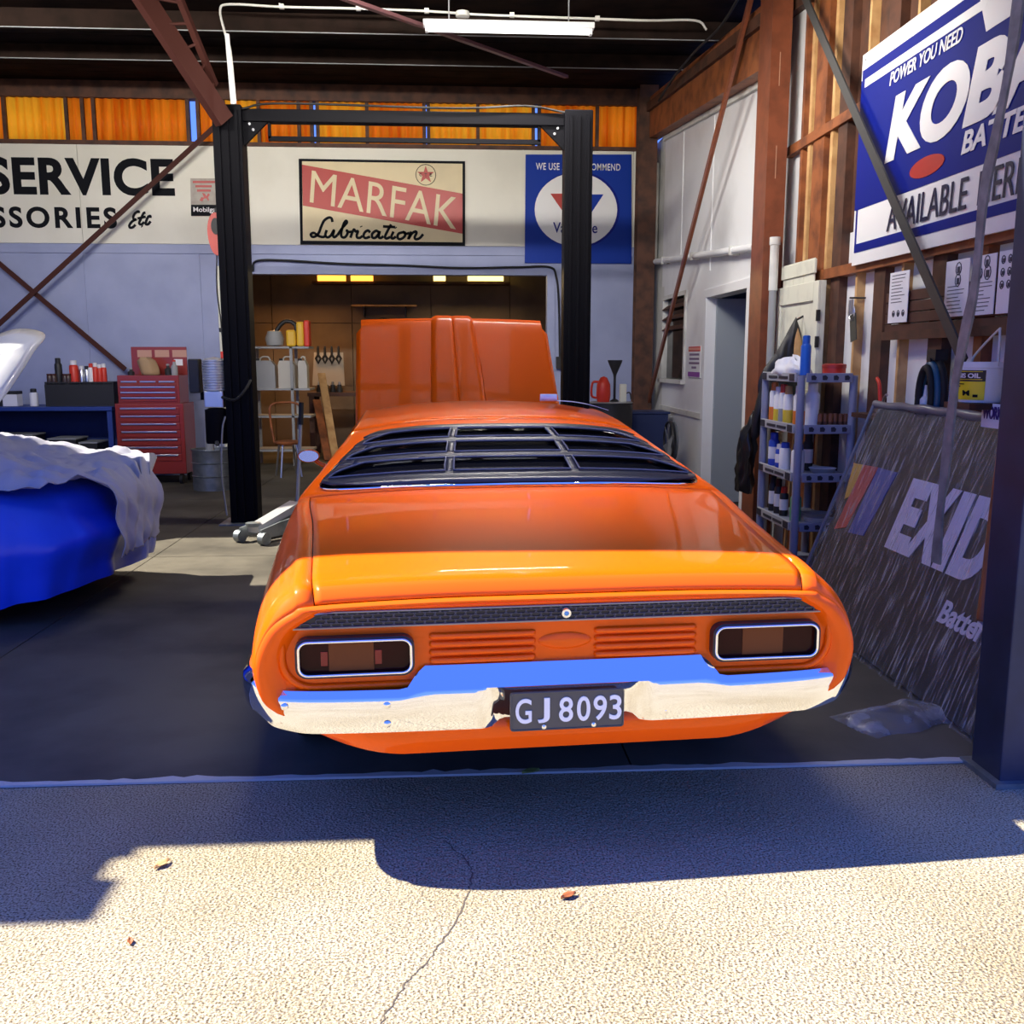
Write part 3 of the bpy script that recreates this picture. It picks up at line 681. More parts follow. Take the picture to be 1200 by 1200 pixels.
    for r in range(3):
        a_, b_ = OPEN[r]; FV = lin(a_, b_, 8)
        for g0, g1 in ((None, -GB - .022), (-GB + .022, GB - .022), (GB + .022, None)):
            lo = (lambda f: -glim(r, f)) if g0 is None else (lambda f: g0); hi = (lambda f: glim(r, f)) if g1 is None else (lambda f: g1)
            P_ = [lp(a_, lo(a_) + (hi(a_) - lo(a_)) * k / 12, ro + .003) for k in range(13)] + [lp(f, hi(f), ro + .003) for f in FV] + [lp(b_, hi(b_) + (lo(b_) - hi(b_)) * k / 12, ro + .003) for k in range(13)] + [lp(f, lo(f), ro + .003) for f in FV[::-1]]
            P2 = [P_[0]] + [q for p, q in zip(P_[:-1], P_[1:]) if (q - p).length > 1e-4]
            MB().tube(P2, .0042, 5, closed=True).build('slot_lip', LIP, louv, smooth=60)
    # ---- tail: rounded rim folding into the recessed panel
    def loop(dx, dz, y):
        P = []
        for t in lin(0, 7, 36):
            v = surf(.05, t); zc = .62
            P.append((v.x * (1 - dx / .9), y, zc + (v.z - zc) * (1 - dz / .235)))
        return [(-x, yy, z) for x, yy, z in P[:0:-1]] + P
    b = MB(); L = [loop(0, 0, .05), loop(.006, .004, .042), loop(.02, .009, .036), loop(.035, .014, .036), loop(.052, .019, .046), loop(.066, .022, .062), loop(.08, .026, .070)]
    n = len(L[0])
    b.add([v for l in L for v in l], [(k * n + i, (k + 1) * n + i, (k + 1) * n + i + 1, k * n + i + 1) for k in range(len(L) - 1) for i in range(n - 1)])
    b.build('tail_rim', PAINT, A, smooth=45, fixn=True)
    pl = [(x, z) for x, y, z in loop(.078, .025, 0)]
    b = MB(); b.prism(pl, .070, .085); tp = b.build('tail_panel', PAINT, A, fixn=True)
    # pressed surround that frames lights and grille
    def sur(poly, w, y0, y1, nm, m, par, r=.006):
        return MB().tube([(x, y0, z) for x, z in poly], r, 8, closed=True).build(nm, m, par, smooth=60)
    fr = rrect(-.835, .835, .580, .828, .09, 8); sur(fr, 0, .068, 0, 'pressed_edge', PAINT, tp, .012)
    # grille strip: tapered black mesh
    zg0, zg1 = .770, .818
    gp = [(-.80, zg0), (.80, zg0)] + smooth_line([(.80, zg0 + .002), (.785, zg0 + .028), (.745, zg1 - .006), (.68, zg1)], 5)[1:] + smooth_line([(-.68, zg1), (-.745, zg1 - .006), (-.785, zg0 + .028), (-.80, zg0 + .002)], 5)[:-1]
    MB().prism(gp, .060, .075).build('grille_backing', TRIMK, tp, fixn=True)
    MB().tube([(x, .058, z) for x, z in gp], .0045, 6, closed=True).build('grille_bead', mat('dull_bead', (.25, .25, .27), .3, .7), tp, smooth=60)
    hx = MB(); cw, chh = .030, .0125; M_mesh = mat('mesh_black', (.10, .10, .13), .4)
    def half_w(z): return .79 - max(0, (z - zg0) / (zg1 - zg0)) ** 2 * .085
    for r_ in range(5):
        z0_, z1_ = zg0 + .002 + r_ * chh, min(zg0 + .002 + (r_ + 1) * chh, zg1 - .002)
        if z1_ - z0_ < .004: continue
        hw = half_w(z1_); n_ = int(hw / cw)
        for c_ in range(-n_ - 1, n_ + 1):
            x = c_ * cw + (cw / 2 if r_ % 2 else 0); zm = (z0_ + z1_) / 2
            if abs(x) < hw and abs(x + cw) < hw:
                q6 = [(x, zm), (x + .004, z1_), (x + cw - .004, z1_), (x + cw, zm), (x + cw - .004, z0_), (x + .004, z0_)]
                for p, q in zip(q6, q6[1:] + q6[:1]): hx.beam((p[0], .0575, p[1]), (q[0], .0575, q[1]), .0016, .005, up=(0, 1, 0))
    hx.build('grille_mesh', M_mesh, tp)
    lk = MB(); MM = Matrix.Rotation(R(90), 4, 'X')
    lk.lathe([(.0, .020), (.014, .019), (.0175, .012), (.0175, 0)], (.0, .062, (zg0 + zg1) / 2), 20, MM); lk.build('boot_lock', CHROME, tp, smooth=40)
    MB().lathe([(0, .0215), (.006, .0213), (.008, .019)], (0, .062, (zg0 + zg1) / 2), 14, MM).build('lock_badge', mat('blue_badge', (.12, .35, .6), .2), tp)
    # ribbed pressing between the lights
    for s in (-1, 1):
        for k in range(4):
            z = .652 + k * .026
            MB().tube(smooth_line([(s * .100, .070, z), (s * .11, .063, z), (s * .25, .060, z), (s * .385, .063, z), (s * .40, .071, z)], 4), .0095, 8).build('pressed_rib', PAINT, tp, smooth=60)
    MB().lathe([(0, .012), (.05, .011), (.078, .006), (.086, -.004)], (0, .072, .70), 28, MM @ Matrix.Diagonal((1, .34, 1, 1))).build('pressed_oval', PAINT, tp, smooth=60)
    # ---- tail lights
    for s in (-1, 1):
        x0, x1 = sorted((s * .452, s * .795)); z0, z1 = .618, .743
        b = MB(); o = rrect(x0, x1, z0, z1, .035, 6); i_ = rrect(x0 + .012, x1 - .012, z0 + .012, z1 - .012, .026, 6); n = len(o)
        b.add([(x, .034, z) for x, z in o] + [(x, .030, z) for x, z in i_] + [(x, .078, z) for x, z in o] + [(x, .075, z) for x, z in i_],
              [q for k in range(n) for q in ((k, (k + 1) % n, n + (k + 1) % n, n + k), (2 * n + k, 2 * n + (k + 1) % n, (k + 1) % n, k), (n + k, n + (k + 1) % n, 3 * n + (k + 1) % n, 3 * n + k))])
        tl = b.build('tail_light', TRIMK, A, smooth=30, fixn=True, label='black recessed tail lamp with a chrome inner frame')
        MB().tube([(x, .031, z) for x, z in rrect(x0 + .010, x1 - .010, z0 + .010, z1 - .010, .027, 6)], .0045, 8, closed=True).build('chrome_frame', CHROME, tl, smooth=60)
        MB().prism(rrect(x0 + .013, x1 - .013, z0 + .013, z1 - .013, .024, 6), .050, .056).build('lens', mat('smoked_lens', (.030, .004, .003), .12, spec=.15), tl, fixn=True)
        xc = s * .625
        for xa, xb, m in ((-.075, .055, mat('amber_lens', (.16, .05, .015), .3, spec=.15)), (-.098, -.078, mat('red_lens', (.22, .012, .008), .2)), (.058, .078, mat('red_lens', (.22, .012, .008), .2))):
            if s > 0 and (xb - xa) < .05: continue
            MB().box(xc + xa, xc + xb, .0475, .051, z0 + (.018 if xb - xa > .05 else .035), z1 - (.018 if xb - xa > .05 else .045), .001).build('lens_segment', m, tl)
    # ---- bumper: sweep along a plan curve
    half = smooth_line([(0, 0.), (.15, 0.), (.3, .001), (.5, .006), (.7, .018), (.82, .036), (.90, .066), (.945, .12), (.966, .20), (.972, .36)], 8)
    path = [(-x, y) for x, y in half[:0:-1]] + half
    b = MB(); vs = []; NP = 0
    sm = lambda t: (lambda u: u * u * (3 - 2 * u))(min(max(t, 0), 1))
    for k, (x, y) in enumerate(path):
        q0, q1 = path[max(k - 1, 0)], path[min(k + 1, len(path) - 1)]
        tx, ty = q1[0] - q0[0], q1[1] - q0[1]; l = math.hypot(tx, ty); nx, ny = ty / l, -tx / l
        ax = abs(x); c = 1 - sm((ax - .425) / .06)                     # raised centre
        e = sm((ax - .86) / .07)
        zt = .576 + .062 * c + .050 * e; dt = .020 + .036 * c + .0 * e
        zf = .560 + .018 * c + .040 * e; zb = .438 + .03 * sm((ax - .75) / .2) + .03 * e
        rc = (1 - sm((ax - .19) / .07)) * .035                        # plate recess
        pr = [(-dt - .02, zt - .012), (-dt, zt), (-.010, zf + .006), (-.001, zf), (.002 - rc * .3, zf - .008), (.003 - rc, (zf + zb) / 2 + .01), (.0 - rc, zb + .03), (-.008 - rc, zb + .006), (-.03 - rc, zb), (-.05 - rc, zb + .02)]
        NP = len(pr)
        vs += [(x + nx * o, y + ny * o, z) for o, z in pr]
    b.add(vs, [(k * NP + j, (k + 1) * NP + j, (k + 1) * NP + j + 1, k * NP + j + 1) for k in range(len(path) - 1) for j in range(NP - 1)])
    bu = b.build('rear_bumper', CHROME, A, smooth=38, fixn=True)
    for x, z in ((-.83, .535), (-.535, .535), (-.535, .475), (.33, .535), (.86, .545), (.30, .475)):
        MB().lathe([(0, .004), (.008, .003), (.011, 0)], (x, (0.004 if abs(x) < .7 else .040 if abs(x) > .85 else .031), z), 14, MM).build('bumper_bolt', CHROME, bu, smooth=40)
        # ---- number plate
    px0, px1, pz0, pz1 = -.176, .168, .436, .562
    np_ = MB().prism(rrect(px0, px1, pz0, pz1, .010, 3), -.010, -.004).build('number_plate', mat('plate_black', (.095, .09, .075), .5), A, fixn=True)
    MB().tube([(x, -.010, z) for x, z in rrect(px0 + .003, px1 - .003, pz0 + .003, pz1 - .003, .008, 3)], .0028, 6, closed=True).build('plate_rim', mat('plate_rim', (.10, .095, .08), .4), np_, smooth=60)
    wht = mat('plate_white', (.95, .94, .86), .5)
    for ch, xa, xb in (('G', -.160, -.112), ('J', -.094, -.058), ('8', -.030, .012), ('0', .024, .064), ('9', .074, .114), ('3', .122, .159)):
        letters(ch, xa, xb, .462, .542, -.0125, wht, np_, bold=.012, d=.004)
    for x, z in ((-.075, .448), (.075, .448)): MB().lathe([(0, .006), (.007, .004), (.009, 0)], (x, -.010, z), 12, MM).build('plate_bolt', CHROME, np_, smooth=40)
    # ---- valance under the bumper
    b = MB(); vs = []; xs = lin(-.83, .83, 50)
    for x in xs:
        e = abs(x) / .83; up = .135 * max(0, (e - .58) / .42) ** 1.8
        y = .05 + .10 * max(0, e - .55) ** 2
        zb_ = min(.352 + up, .462); H_ = .47 - zb_
        vs += [(x, y - .01, .470), (x, y - .022, .47 - H_ * .3), (x, y - .012, .47 - H_ * .62), (x, y + .02, zb_), (x, y + .06, zb_ - .001)]
    b.add(vs, [(5 * i + j, 5 * i + 5 + j, 5 * i + 6 + j, 5 * i + 1 + j) for i in range(49) for j in range(4)])
    b.build('valance', PAINT, A, smooth=40, solid=.004, fixn=True)
    # ---- underbody, wheels
    MB().box(-.72, .72, .55, 4.5, .26, .36, .02).build('underbody', M_dk, A)
    MB().box(-.70, .70, .11, 1.3, .40, .80).build('boot_well', M_dk, A)
    MB().box(-.72, .72, 3.62, 4.6, .30, .70, .01).build('engine_bay', M_dk, A)
    MB().box(-.30, .30, 3.70, 4.45, .60, .86, .04).build('engine_block', mat('engine_blue', (.03, .06, .20), .5), A)
    MB().lathe([(.0, .09), (.16, .085), (.18, .07), (.18, .01), (.16, 0)], (0, 4.02, .86), 24).build('air_cleaner', CHROME, A, smooth=40)
    b = MB(); b.box(-.86, .86, 4.66, 4.74, .36, .80, .02); b.build('front_panel', PAINT, A)
    b = MB(); b.box(-.88, .88, 4.74, 4.84, .38, .50, .03); b.build('front_bumper', CHROME, A)
    MB().box(-.70, .70, 1.35, 3.4, .34, .62, .05).build('seat_base', M_dk, A)
    W = None
    for s in (-1, 1):
        for ya in (1.17, 3.98):
            MR = Matrix.Rotation(R(90) * s, 4, 'Y')
            t = MB().lathe([(.21, -.10), (.29, -.105), (.318, -.09), (.327, -.06), (.327, .06), (.318, .09), (.29, .105), (.21, .10)], (s * .80, ya, .331), 32, MR).build('tyre', M_rub, A, smooth=40)
            MB().lathe([(0, .055), (.05, .055), (.09, .035), (.18, .045), (.215, .085), (.215, -.09)], (s * .80, ya, .331), 28, MR).build('wheel_rim', M_steel, t, smooth=40)
    # exhaust tips
    # ---- raised bonnet with twin pressings
    hg = Vector((0, 3.60, .985)); ang = R(42.5); Lh = 1.30
    def hood(x, l, o=0.):
        c = .022 * (1 - (x / .68) ** 2)                            # crown
        ridge = .026 * (1 - sm((abs(x) - .11 - .05 * (1 - l / Lh)) / .035)) * sm((l - .02) / .1)
        groove = -.008 * math.exp(-((abs(x)) / .012) ** 2) * (ridge > .01)
        h = c + ridge + groove + o - .02 * max(0, (l - Lh + .12) / .12) ** 2
        return Vector((x - .05, hg.y + l * math.cos(ang) - h * math.sin(ang), hg.z + l * math.sin(ang) + h * math.cos(ang)))
    xs = sorted(set([round(v, 4) for v in lin(-.675, .675, 41)] + [round(s * v, 4) for s in (-1, 1) for v in (0, .006, .012, .02, .10, .11, .12, .13, .14, .15, .16, .17, .18, .19)]))
    b = MB(); b.grid(lambda u, v: hood(xs[int(round(u * (len(xs) - 1)))] * (1 - .045 * (v > .9) * (abs(xs[int(round(u * (len(xs) - 1)))]) > .66)), v * Lh), len(xs), 24)
    bn = b.build('bonnet', PAINT, A, smooth=35, solid=.018, fixn=True)
    for s in (-1, 1): MB().beam((s * .66, 3.70, .93), hood(s * .66, .35, -.03), .012, .04).build('bonnet_hinge', M_dk, bn)
    MB().tube([(.55, 4.45, .80), hood(.55, 1.05, -.03)], .006).build('bonnet_stay', M_steel, bn)
    # ---- door mirror on the left and the right
    for s in (-1, 1):
        mr = MB(); mr.lathe([(0, -.06), (.045, -.055), (.068, -.02), (.072, .03), (.066, .034)], (s * .985, 3.22, .985), 20, Matrix.Rotation(R(90), 4, 'X') @ Matrix.Diagonal((.9, .55, 1, 1)))
        mo = mr.build('door_mirror', PAINT, A, smooth=50)
        MB().tube([(s * .87, 3.22, .91), (s * .92, 3.22, .93), (s * .965, 3.23, .965)], .014, 8).build('mirror_stalk', PAINT, mo, smooth=50)
        MB().lathe([(0, .036), (.064, .036), (.066, .03)], (s * .985, 3.22, .985), 20, Matrix.Rotation(R(90), 4, 'X') @ Matrix.Diagonal((.9, .55, 1, 1))).build('mirror_glass', mat('blue_mirror', (.20, .28, .75), .08, 1.), mo)
car()
# ================================================================== flat things laid out in their own plane
class Plane:
    """a thing whose local x runs right, z up, -y towards the viewer; q() measures a sight line in that plane"""
    def __init__(s, name, label, cat, o, ex=(1, 0, 0), ez=(0, 0, 1), group=None, kind=None):
        ex, ez = Vector(ex).normalized(), Vector(ez).normalized(); ey = ez.cross(ex)
        s.M = Matrix(((ex.x, ey.x, ez.x, o[0]), (ex.y, ey.y, ez.y, o[1]), (ex.z, ey.z, ez.z, o[2]), (0, 0, 0, 1)))
        s.e = emp(name, label, cat, o, group=group); s.e.rotation_euler = s.M.to_3x3().to_euler(); s.I = s.M.inverted(); s.n = ey; s.o = Vector(o)
        if kind: s.e['kind'] = kind
    def q(s, px, py):
        d = _ray(px, py); p = _eye + d * ((s.o - _eye).dot(s.n) / d.dot(s.n)); l = s.I @ p; return (l.x, l.z)
    def poly(s, pts, y0, y1, m, nm, px=True, parent=None): return MB().prism([s.q(*p) for p in pts] if px else pts, y0, y1).build(nm, m, parent or s.e, fixn=True)
    def text(s, t, a, b, y, m, **k):
        (x0, z0), (x1, z1) = s.q(*a), s.q(*b); return letters(t, x0, x1, z0, z1, y, m, s.e, **k)
RIGHT = dict(ex=(0, -1, 0), ez=(0, 0, 1))

# ------------------------------------------------------------------ painted lettering and signs on the back wall
def signs_back():
    y = YB - .012
    P = Plane('painted_lettering', 'large black SERVICE lettering painted on the cream board', 'lettering', (-6, y, 3.6))
    P.text('SERVICE', (-14, 228), (203, 186), -.002, M_letter, bold=.035, spacing=1.05)
    P2 = Plane('painted_lettering', 'smaller black ACCESSORIES Etc lettering painted below the big word', 'lettering', (-6, y, 3.3))
    P2.text('ACCESSORIES', (-116, 266), (136, 243), -.002, M_letter, bold=.03, spacing=1.25)
    L = [[(212,460),(205,440),(170,460),(150,500),(160,530),(185,525),(140,548),(108,590),(115,616),(145,612),(174,585)], [(282,455),(262,460),(240,505),(215,560),(222,580),(245,578),(268,555)], [(195,518),(285,498)], [(335,512),(334,490),(310,502),(288,550),(286,578),(310,580),(338,548)], [(238,600),(244,604),(248,608)]]
    L = [[(140 + x / 9.23, 200 + y / 9.23) for x, y in l] for l in L]
    strokes([[P2.q(*p) for p in l] for l in L], .032, -.004, M_letter, P2.e)
    # enamel sign with the red band
    S = Plane('enamel_sign', 'cream enamel MARFAK Lubrication sign with red diagonal band', 'sign', (-1.8, y - .03, 3.2))
    S.poly([(350, 186), (545, 189), (545, 288), (352, 286)], 0, .03, M_letter, 'sign_frame')
    S.poly([(354, 189), (542, 192), (542, 284), (355, 282)], -.004, 0, M_signc, 'sign_face')
    S.poly([(354, 193), (542, 227), (542, 274), (355, 241)], -.007, -.004, M_signr, 'red_band')
    x0, z0 = S.q(363, 237); x1, z1 = S.q(534, 200); xr, zr = S.q(530, 268)
    sl = (zr - z0) / (xr - x0)
    letters('MARFAK', x0, x1, z0, z0 + (S.q(363, 199)[1] - S.q(363, 237)[1]), -.010, M_signc, S.e, bold=.0, shear=.12, tilt=sl)
    # script word
    zz = [[(262,470),(255,445),(235,440),(205,460),(185,500),(170,540),(150,565),(125,572),(113,555),(135,545),(165,565),(195,573),(215,565)],
          [(222,525),(213,560),(228,575),(250,562),(272,525),(265,560),(275,574),(295,560)], [(295,560),(330,510),(360,475),(354,462),(338,485),(322,540),(325,570),(345,575),(362,555),(365,532),(352,527)], [(362,540),(395,536)],
          [(385,578),(398,540),(410,521),(420,535),(436,533),(428,560),(432,576),(450,578),(468,565)], [(457,498),(460,504)], [(520,542),(505,528),(482,543),(475,568),(490,580),(520,570)],
          [(580,540),(560,530),(535,550),(535,575),(555,578),(575,555),(586,533),(578,570),(590,580),(612,568)], [(664,486),(640,530),(622,570),(632,583),(658,573)], [(608,500),(692,505)], [(680,535),(665,572),(675,583),(697,570)], [(694,507),(698,512)],
          [(745,540),(715,550),(708,575),(725,588),(755,570),(760,545),(745,538),(765,550),(790,545)], [(802,535),(782,586),(805,550),(830,535),(838,545),(825,575),(835,588),(860,580),(884,553)]]
    scr = [[(345 + x / 5.854, 180 + y / 5.854) for x, y in l] for l in zz]
    strokes([[S.q(*p) for p in l] for l in scr], .034, -.010, M_letter, S.e, 'script_lettering')
    c = S.q(499, 205); r = .135
    MB().prism(circle(*c, r, 28), -.006, -.004).build('badge_ring', M_letter, S.e, fixn=True)
    MB().prism(circle(*c, r * .93, 28), -.008, -.005).build('badge_disc', M_signc, S.e, fixn=True)
    MB().prism([(c[0] + r * (.86 if i % 2 == 0 else .34) * math.sin(i * math.pi / 5), c[1] + r * (.86 if i % 2 == 0 else .34) * math.cos(i * math.pi / 5)) for i in range(10)], -.011, -.008).build('badge_star', M_signr, S.e, fixn=True)
    letters('T', c[0] - .018, c[0] + .018, c[1] - .03, c[1] + .02, -.013, M_letter, S.e)
    letters('C', c[0] - r * .62, c[0] - r * .38, c[1] - .02, c[1] + .02, -.013, M_letter, S.e, bold=.02)
    letters('E', c[0] + r * .38, c[0] + r * .62, c[1] - .02, c[1] + .02, -.013, M_letter, S.e, bold=.02)
    # blue oil sign
    V = Plane('oil_sign', 'square blue WE USE AND RECOMMEND oil sign with white disc', 'sign', (1, y - .02, 3))
    V.poly([(616, 181), (740, 181), (740, 309), (615, 308)], 0, .02, M_signb2, 'sign_face')
    c = V.q(675, 246); r = V.q(724, 246)[0] - c[0]
    MB().prism(circle(c[0] + .02, c[1], r * 1.01, 40, r * .88), -.004, 0).build('disc_crescent', M_signb, V.e, fixn=True)  # dark crescent printed behind the white disc
    MB().prism(circle(*c, r * .985, 40, r * .84), -.007, -.003).build('white_disc', M_signw, V.e, fixn=True)
    V.poly([(645, 227), (661, 227), (680, 262), (676, 272)], -.010, -.007, M_signr, 'emblem_red_stroke')
    V.poly([(707, 228), (691, 228), (680, 251), (680, 262), (676, 272), (684, 263)], -.010, -.007, M_signb2, 'emblem_blue_stroke')
    V.text('Valvoline', (648, 273), (700, 261), -.010, M_signb, bold=.01)
    V.text('WE USE AND RECOMMEND', (628, 199), (727, 192), -.004, M_signw, bold=.008, spacing=1.1)
    # little dispenser sign
    G = Plane('dispenser_sign', 'small grey and black fuel sign with red winged horse emblem', 'sign', (-3.5, y - .02, 3.3))
    G.poly([(223, 209), (258, 209), (258, 253), (224, 253)], 0, .02, mat('tin_grey', (.42, .38, .33), .5, n=(9., (.30, .26, .22), .4, .7)), 'sign_face')
    G.poly([(224, 240), (258, 240), (258, 253), (224, 253)], -.004, 0, M_letter, 'black_band')
    G.text('Mobilgas', (227, 250), (256, 243), -.007, M_signw, bold=.005)
    for a_, b_, y_ in ((226, 256, 212), (229, 248, 217), (231, 247, 222)): G.poly([(a_, y_), (b_, y_), (b_, y_ + 2.6), (a_, y_ + 2.6)], -.004, 0, M_signr, 'worn_print')
    hp = [(234, 235), (236, 231), (239, 231.5), (237, 226), (240, 227), (242, 230), (244, 226.5), (246, 228), (244, 231), (245, 235), (243.5, 235), (242, 232.5), (239, 233), (237, 236)]
    G.poly([p for p in hp], -.005, 0, M_signr, 'emblem')
signs_back()

# ------------------------------------------------------------------ hoist
def hoist():
    h = emp('vehicle_hoist', 'black two post vehicle hoist with overhead crossbeam', 'hoist', (0, 0, 0))
    Y = 9.2; z1 = onY(275, 122, Y).z
    xs = [onY(277, 400, Y).x, onY(676, 400, Y).x]
    for k, x in enumerate(xs):
        p = MB(); p.box(x - .13, x + .13, Y, Y + .22, .02, z1, .008)
        po = p.build('post', M_blk, h)
        for dx in (-.075, .0, .085): MB().box(x + dx - .014, x + dx + .014, Y - .018, Y, .05, z1 - .05).build('post_rib', M_blk, po)
        MB().box(x - .22, x + .22, Y - .10, Y + .32, .008, .022).build('base_plate', M_galv, po)
        s = 1 if k == 0 else -1
        MB().prism([(x + s * .13, z1 - .06), (x + s * .42, z1 - .06), (x + s * .13, z1 - .34)], Y + .08, Y + .12).build('gusset', M_blk, po, fixn=True)
        for q in range(3): MB().cyl((x + s * (.16 + .03 * q), Y + .07, z1 - .10 - .05 * q), (x + s * (.16 + .03 * q), Y + .08, z1 - .10 - .05 * q), .012).build('bolt', M_steel, po)
    MB().box(xs[0] + .13, xs[1] - .13, Y + .06, Y + .18, z1 - .13, z1 - .02, .006).build('crossbeam', M_blk, h)
    MB().box(xs[0] + .35, xs[1] - .35, Y + .09, Y + .13, z1 - .29, z1 - .25).build('shutoff_bar', M_blk, h)
    for x in (xs[0] + .36, xs[1] - .36): MB().box(x - .012, x + .012, Y + .09, Y + .13, z1 - .27, z1 - .12).build('bar_hanger', M_blk, h)
    MB().tube(smooth_line([(xs[0] + .13, Y + .04, z1 - .03), (xs[0] + .5, Y + .03, z1 + .02), (0, Y + .03, z1 - .0), (xs[1] - .5, Y + .03, z1 + .03), (xs[1] - .12, Y + .04, z1 - .02)], 8), .010, 6).build('hose', M_rub, h, smooth=60)
    # power unit on the left post
    mx = onY(250, 450, Y).x; zt, zm, zb = onY(250, 418, Y).z, onY(250, 463, Y).z, onY(250, 520, Y).z
    b = MB(); prof = [(.02, zm)]
    n = 12
    for i in range(n):
        z = zm + .04 + (zt - zm - .06) * i / n; prof += [(.095, z), (.108, z + .006), (.108, z + .014), (.095, z + .018)]
    prof += [(.09, zt - .02), (.0, zt)]
    un = b.lathe(prof, (mx, Y + .06, 0), 24).build('motor', mat('silver_motor', (.62, .64, .66), .35, .5), h, smooth=40)
    MB().box(mx - .09, mx + .09, Y - .02, Y + .14, zm - .12, zm + .04, .01).build('pump_block', M_steel, un)
    MB().lathe([(0, zb), (.10, zb), (.105, zb + .02), (.105, zm - .14), (.06, zm - .12)], (mx, Y + .06, 0), 22).build('oil_tank', M_blk, h, smooth=40)
    MB().box(mx - .22, mx - .125, Y - .02, Y + .12, zm + .02, zt - .02, .01).build('switch_box', M_dk, un)
    MB().box(mx - .15, xs[0] - .1, Y + .10, Y + .16, zm - .05, zm + .03).build('bracket', M_blk, h)
    MB().cyl((mx + .02, Y - .03, zb - .01), (mx + .02, Y - .06, zb + .02), .018).build('drain_plug', M_steel, h)
    MB().tube(smooth_line([(mx + .08, Y - .02, zm - .02), (mx + .22, Y - .12, zm - .04), (xs[0] + .08, Y - .10, zm + .05), (xs[0] + .12, Y - .02, zm + .14)], 8), .014, 6).build('hose', M_rub, h, smooth=60)
    MB().tube(smooth_line([(mx + .1, Y - .02, zm - .2), (xs[0] - .16, Y - .04, .9), (xs[0] - .18, Y - .05, .5), (xs[0] - .15, Y - .05, .1)], 8), .009, 6).build('hose', M_grey, h, smooth=60)
hoist()

# ------------------------------------------------------------------ tool chest
def chest():
    Y = 12.25; x0, x1 = onY(136, 500, Y).x, onY(216, 500, Y).x; w = x1 - x0
    c = emp('tool_chest', 'red steel roller tool cabinet with many drawers', 'tool chest', ((x0 + x1) / 2, Y, 0))
    zA, zB = .14, onY(170, 473, Y).z
    MB().box(-w / 2, w / 2, 0, .5, zA, zB, .008).build('body', M_red, c)
    for sx in (-1, 1):
        for yy in (.07, .43): MB().cyl((sx * (w / 2 - .08) - .02, yy, .07), (sx * (w / 2 - .08) + .02, yy, .07), .062, n=18).build('castor', M_rub, c, smooth=40)
    n = 7; pz = (zB - zA - .20) / n
    for i in range(n):
        z = zA + .16 + i * pz
        d = MB().box(-w / 2 + .05, w / 2 - .05, -.014, .0, z + .008, z + pz - .006, .003).build('drawer', M_red, c)
        MB().box(-w / 2 + .07, w / 2 - .09, -.030, -.014, z + pz - .030, z + pz - .010, .003).build('drawer_pull', M_steel, d)
    u = emp('top_chest', 'red top tool chest with its lid open, standing on the roller cabinet', 'tool chest', ((x0 + x1) / 2, Y + .02, zB))
    h = onY(170, 440, Y).z - zB; w2 = w * .90
    MB().box(-w2 / 2, w2 / 2, 0, .42, 0, h, .006).build('body', M_red, u)
    pz = (h - .08) / 4
    for i in range(4):
        z = .02 + i * pz
        if i < 3:
            d = MB().box(-w2 / 2 + .03, w2 / 2 - .03, -.012, 0, z + .004, z + pz - .004, .003).build('drawer', M_red, u)
            MB().box(-w2 / 2 + .04, w2 / 2 - .05, -.026, -.012, z + pz - .026, z + pz - .008, .002).build('drawer_pull', M_steel, d)
        else:
            for j in range(3):
                xa = -w2 / 2 + .03 + j * (w2 - .06) / 3
                d = MB().box(xa + .004, xa + (w2 - .06) / 3 - .004, -.012, 0, z + .004, z + pz - .004, .003).build('drawer', M_red, u)
                MB().box(xa + .02, xa + (w2 - .06) / 3 - .02, -.026, -.012, z + pz - .026, z + pz - .008, .002).build('drawer_pull', M_steel, d)
    hl = onY(170, 406, Y).z - zB
    ld = MB().box(-w2 / 2 + .06, w2 / 2, .40, .43, h - .04, hl, .005).build('lid', M_red, u)
    for j in range(3): MB().box(-w2 / 2 + .14 + .22 * j, -w2 / 2 + .32 + .22 * j, .396, .40, hl - .13, hl - .04).build('sticker', mat('pale_sticker', (.55, .30, .22), .6), ld)
    MB().box(w2 / 2 - .16, w2 / 2 - .05, .394, .40, h + .12, h + .20).build('sticker', M_paper, ld)
    tz = zB + h
    bx = emp('paper_bag', 'crumpled brown paper bag lying on the top tool chest', 'bag', ((x0 + x1) / 2 - .02, Y + .18, tz))
    b = MB(); rng = random.Random(4)
    b.grid(lambda a, v: Vector(((.11 + .02 * math.sin(a * 19)) * math.cos(a * 6.283) * (1 - .5 * (v > .9)) - .05 * v, .07 * math.sin(a * 6.283), v * .22 + .004)) + Vector((rng.uniform(-.008, .008), 0, 0)), 16, 6, closeu=True)
    b.build('bag', mat('kraft_paper', (.42, .28, .15), .8), bx, smooth=30, solid=.002)
    for i, (dx, hh, m, lb) in enumerate(((.20, .12, M_dk, 'small black tool bottle on the red top chest'), (.28, .17, M_grey, 'slim grey bottle on the red top chest'), (-.26, .07, M_dk, 'low dark tin on the red top chest'))):
        t = emp('tool_bottle' if i < 2 else 'tin', lb, 'bottle' if i < 2 else 'tin', ((x0 + x1) / 2 + dx, Y + .2, tz))
        MB().lathe([(0, 0), (.04, 0), (.042, hh * .6), (.02, hh * .8), (.018, hh), (0, hh)], (0, 0, 0), 14).build('body', m, t, smooth=40)
        MB().lathe([(.02, hh), (.02, hh + .02), (0, hh + .022)], (0, 0, 0), 12).build('cap', M_bright_red if i == 1 else M_grey, t, smooth=40)
chest()

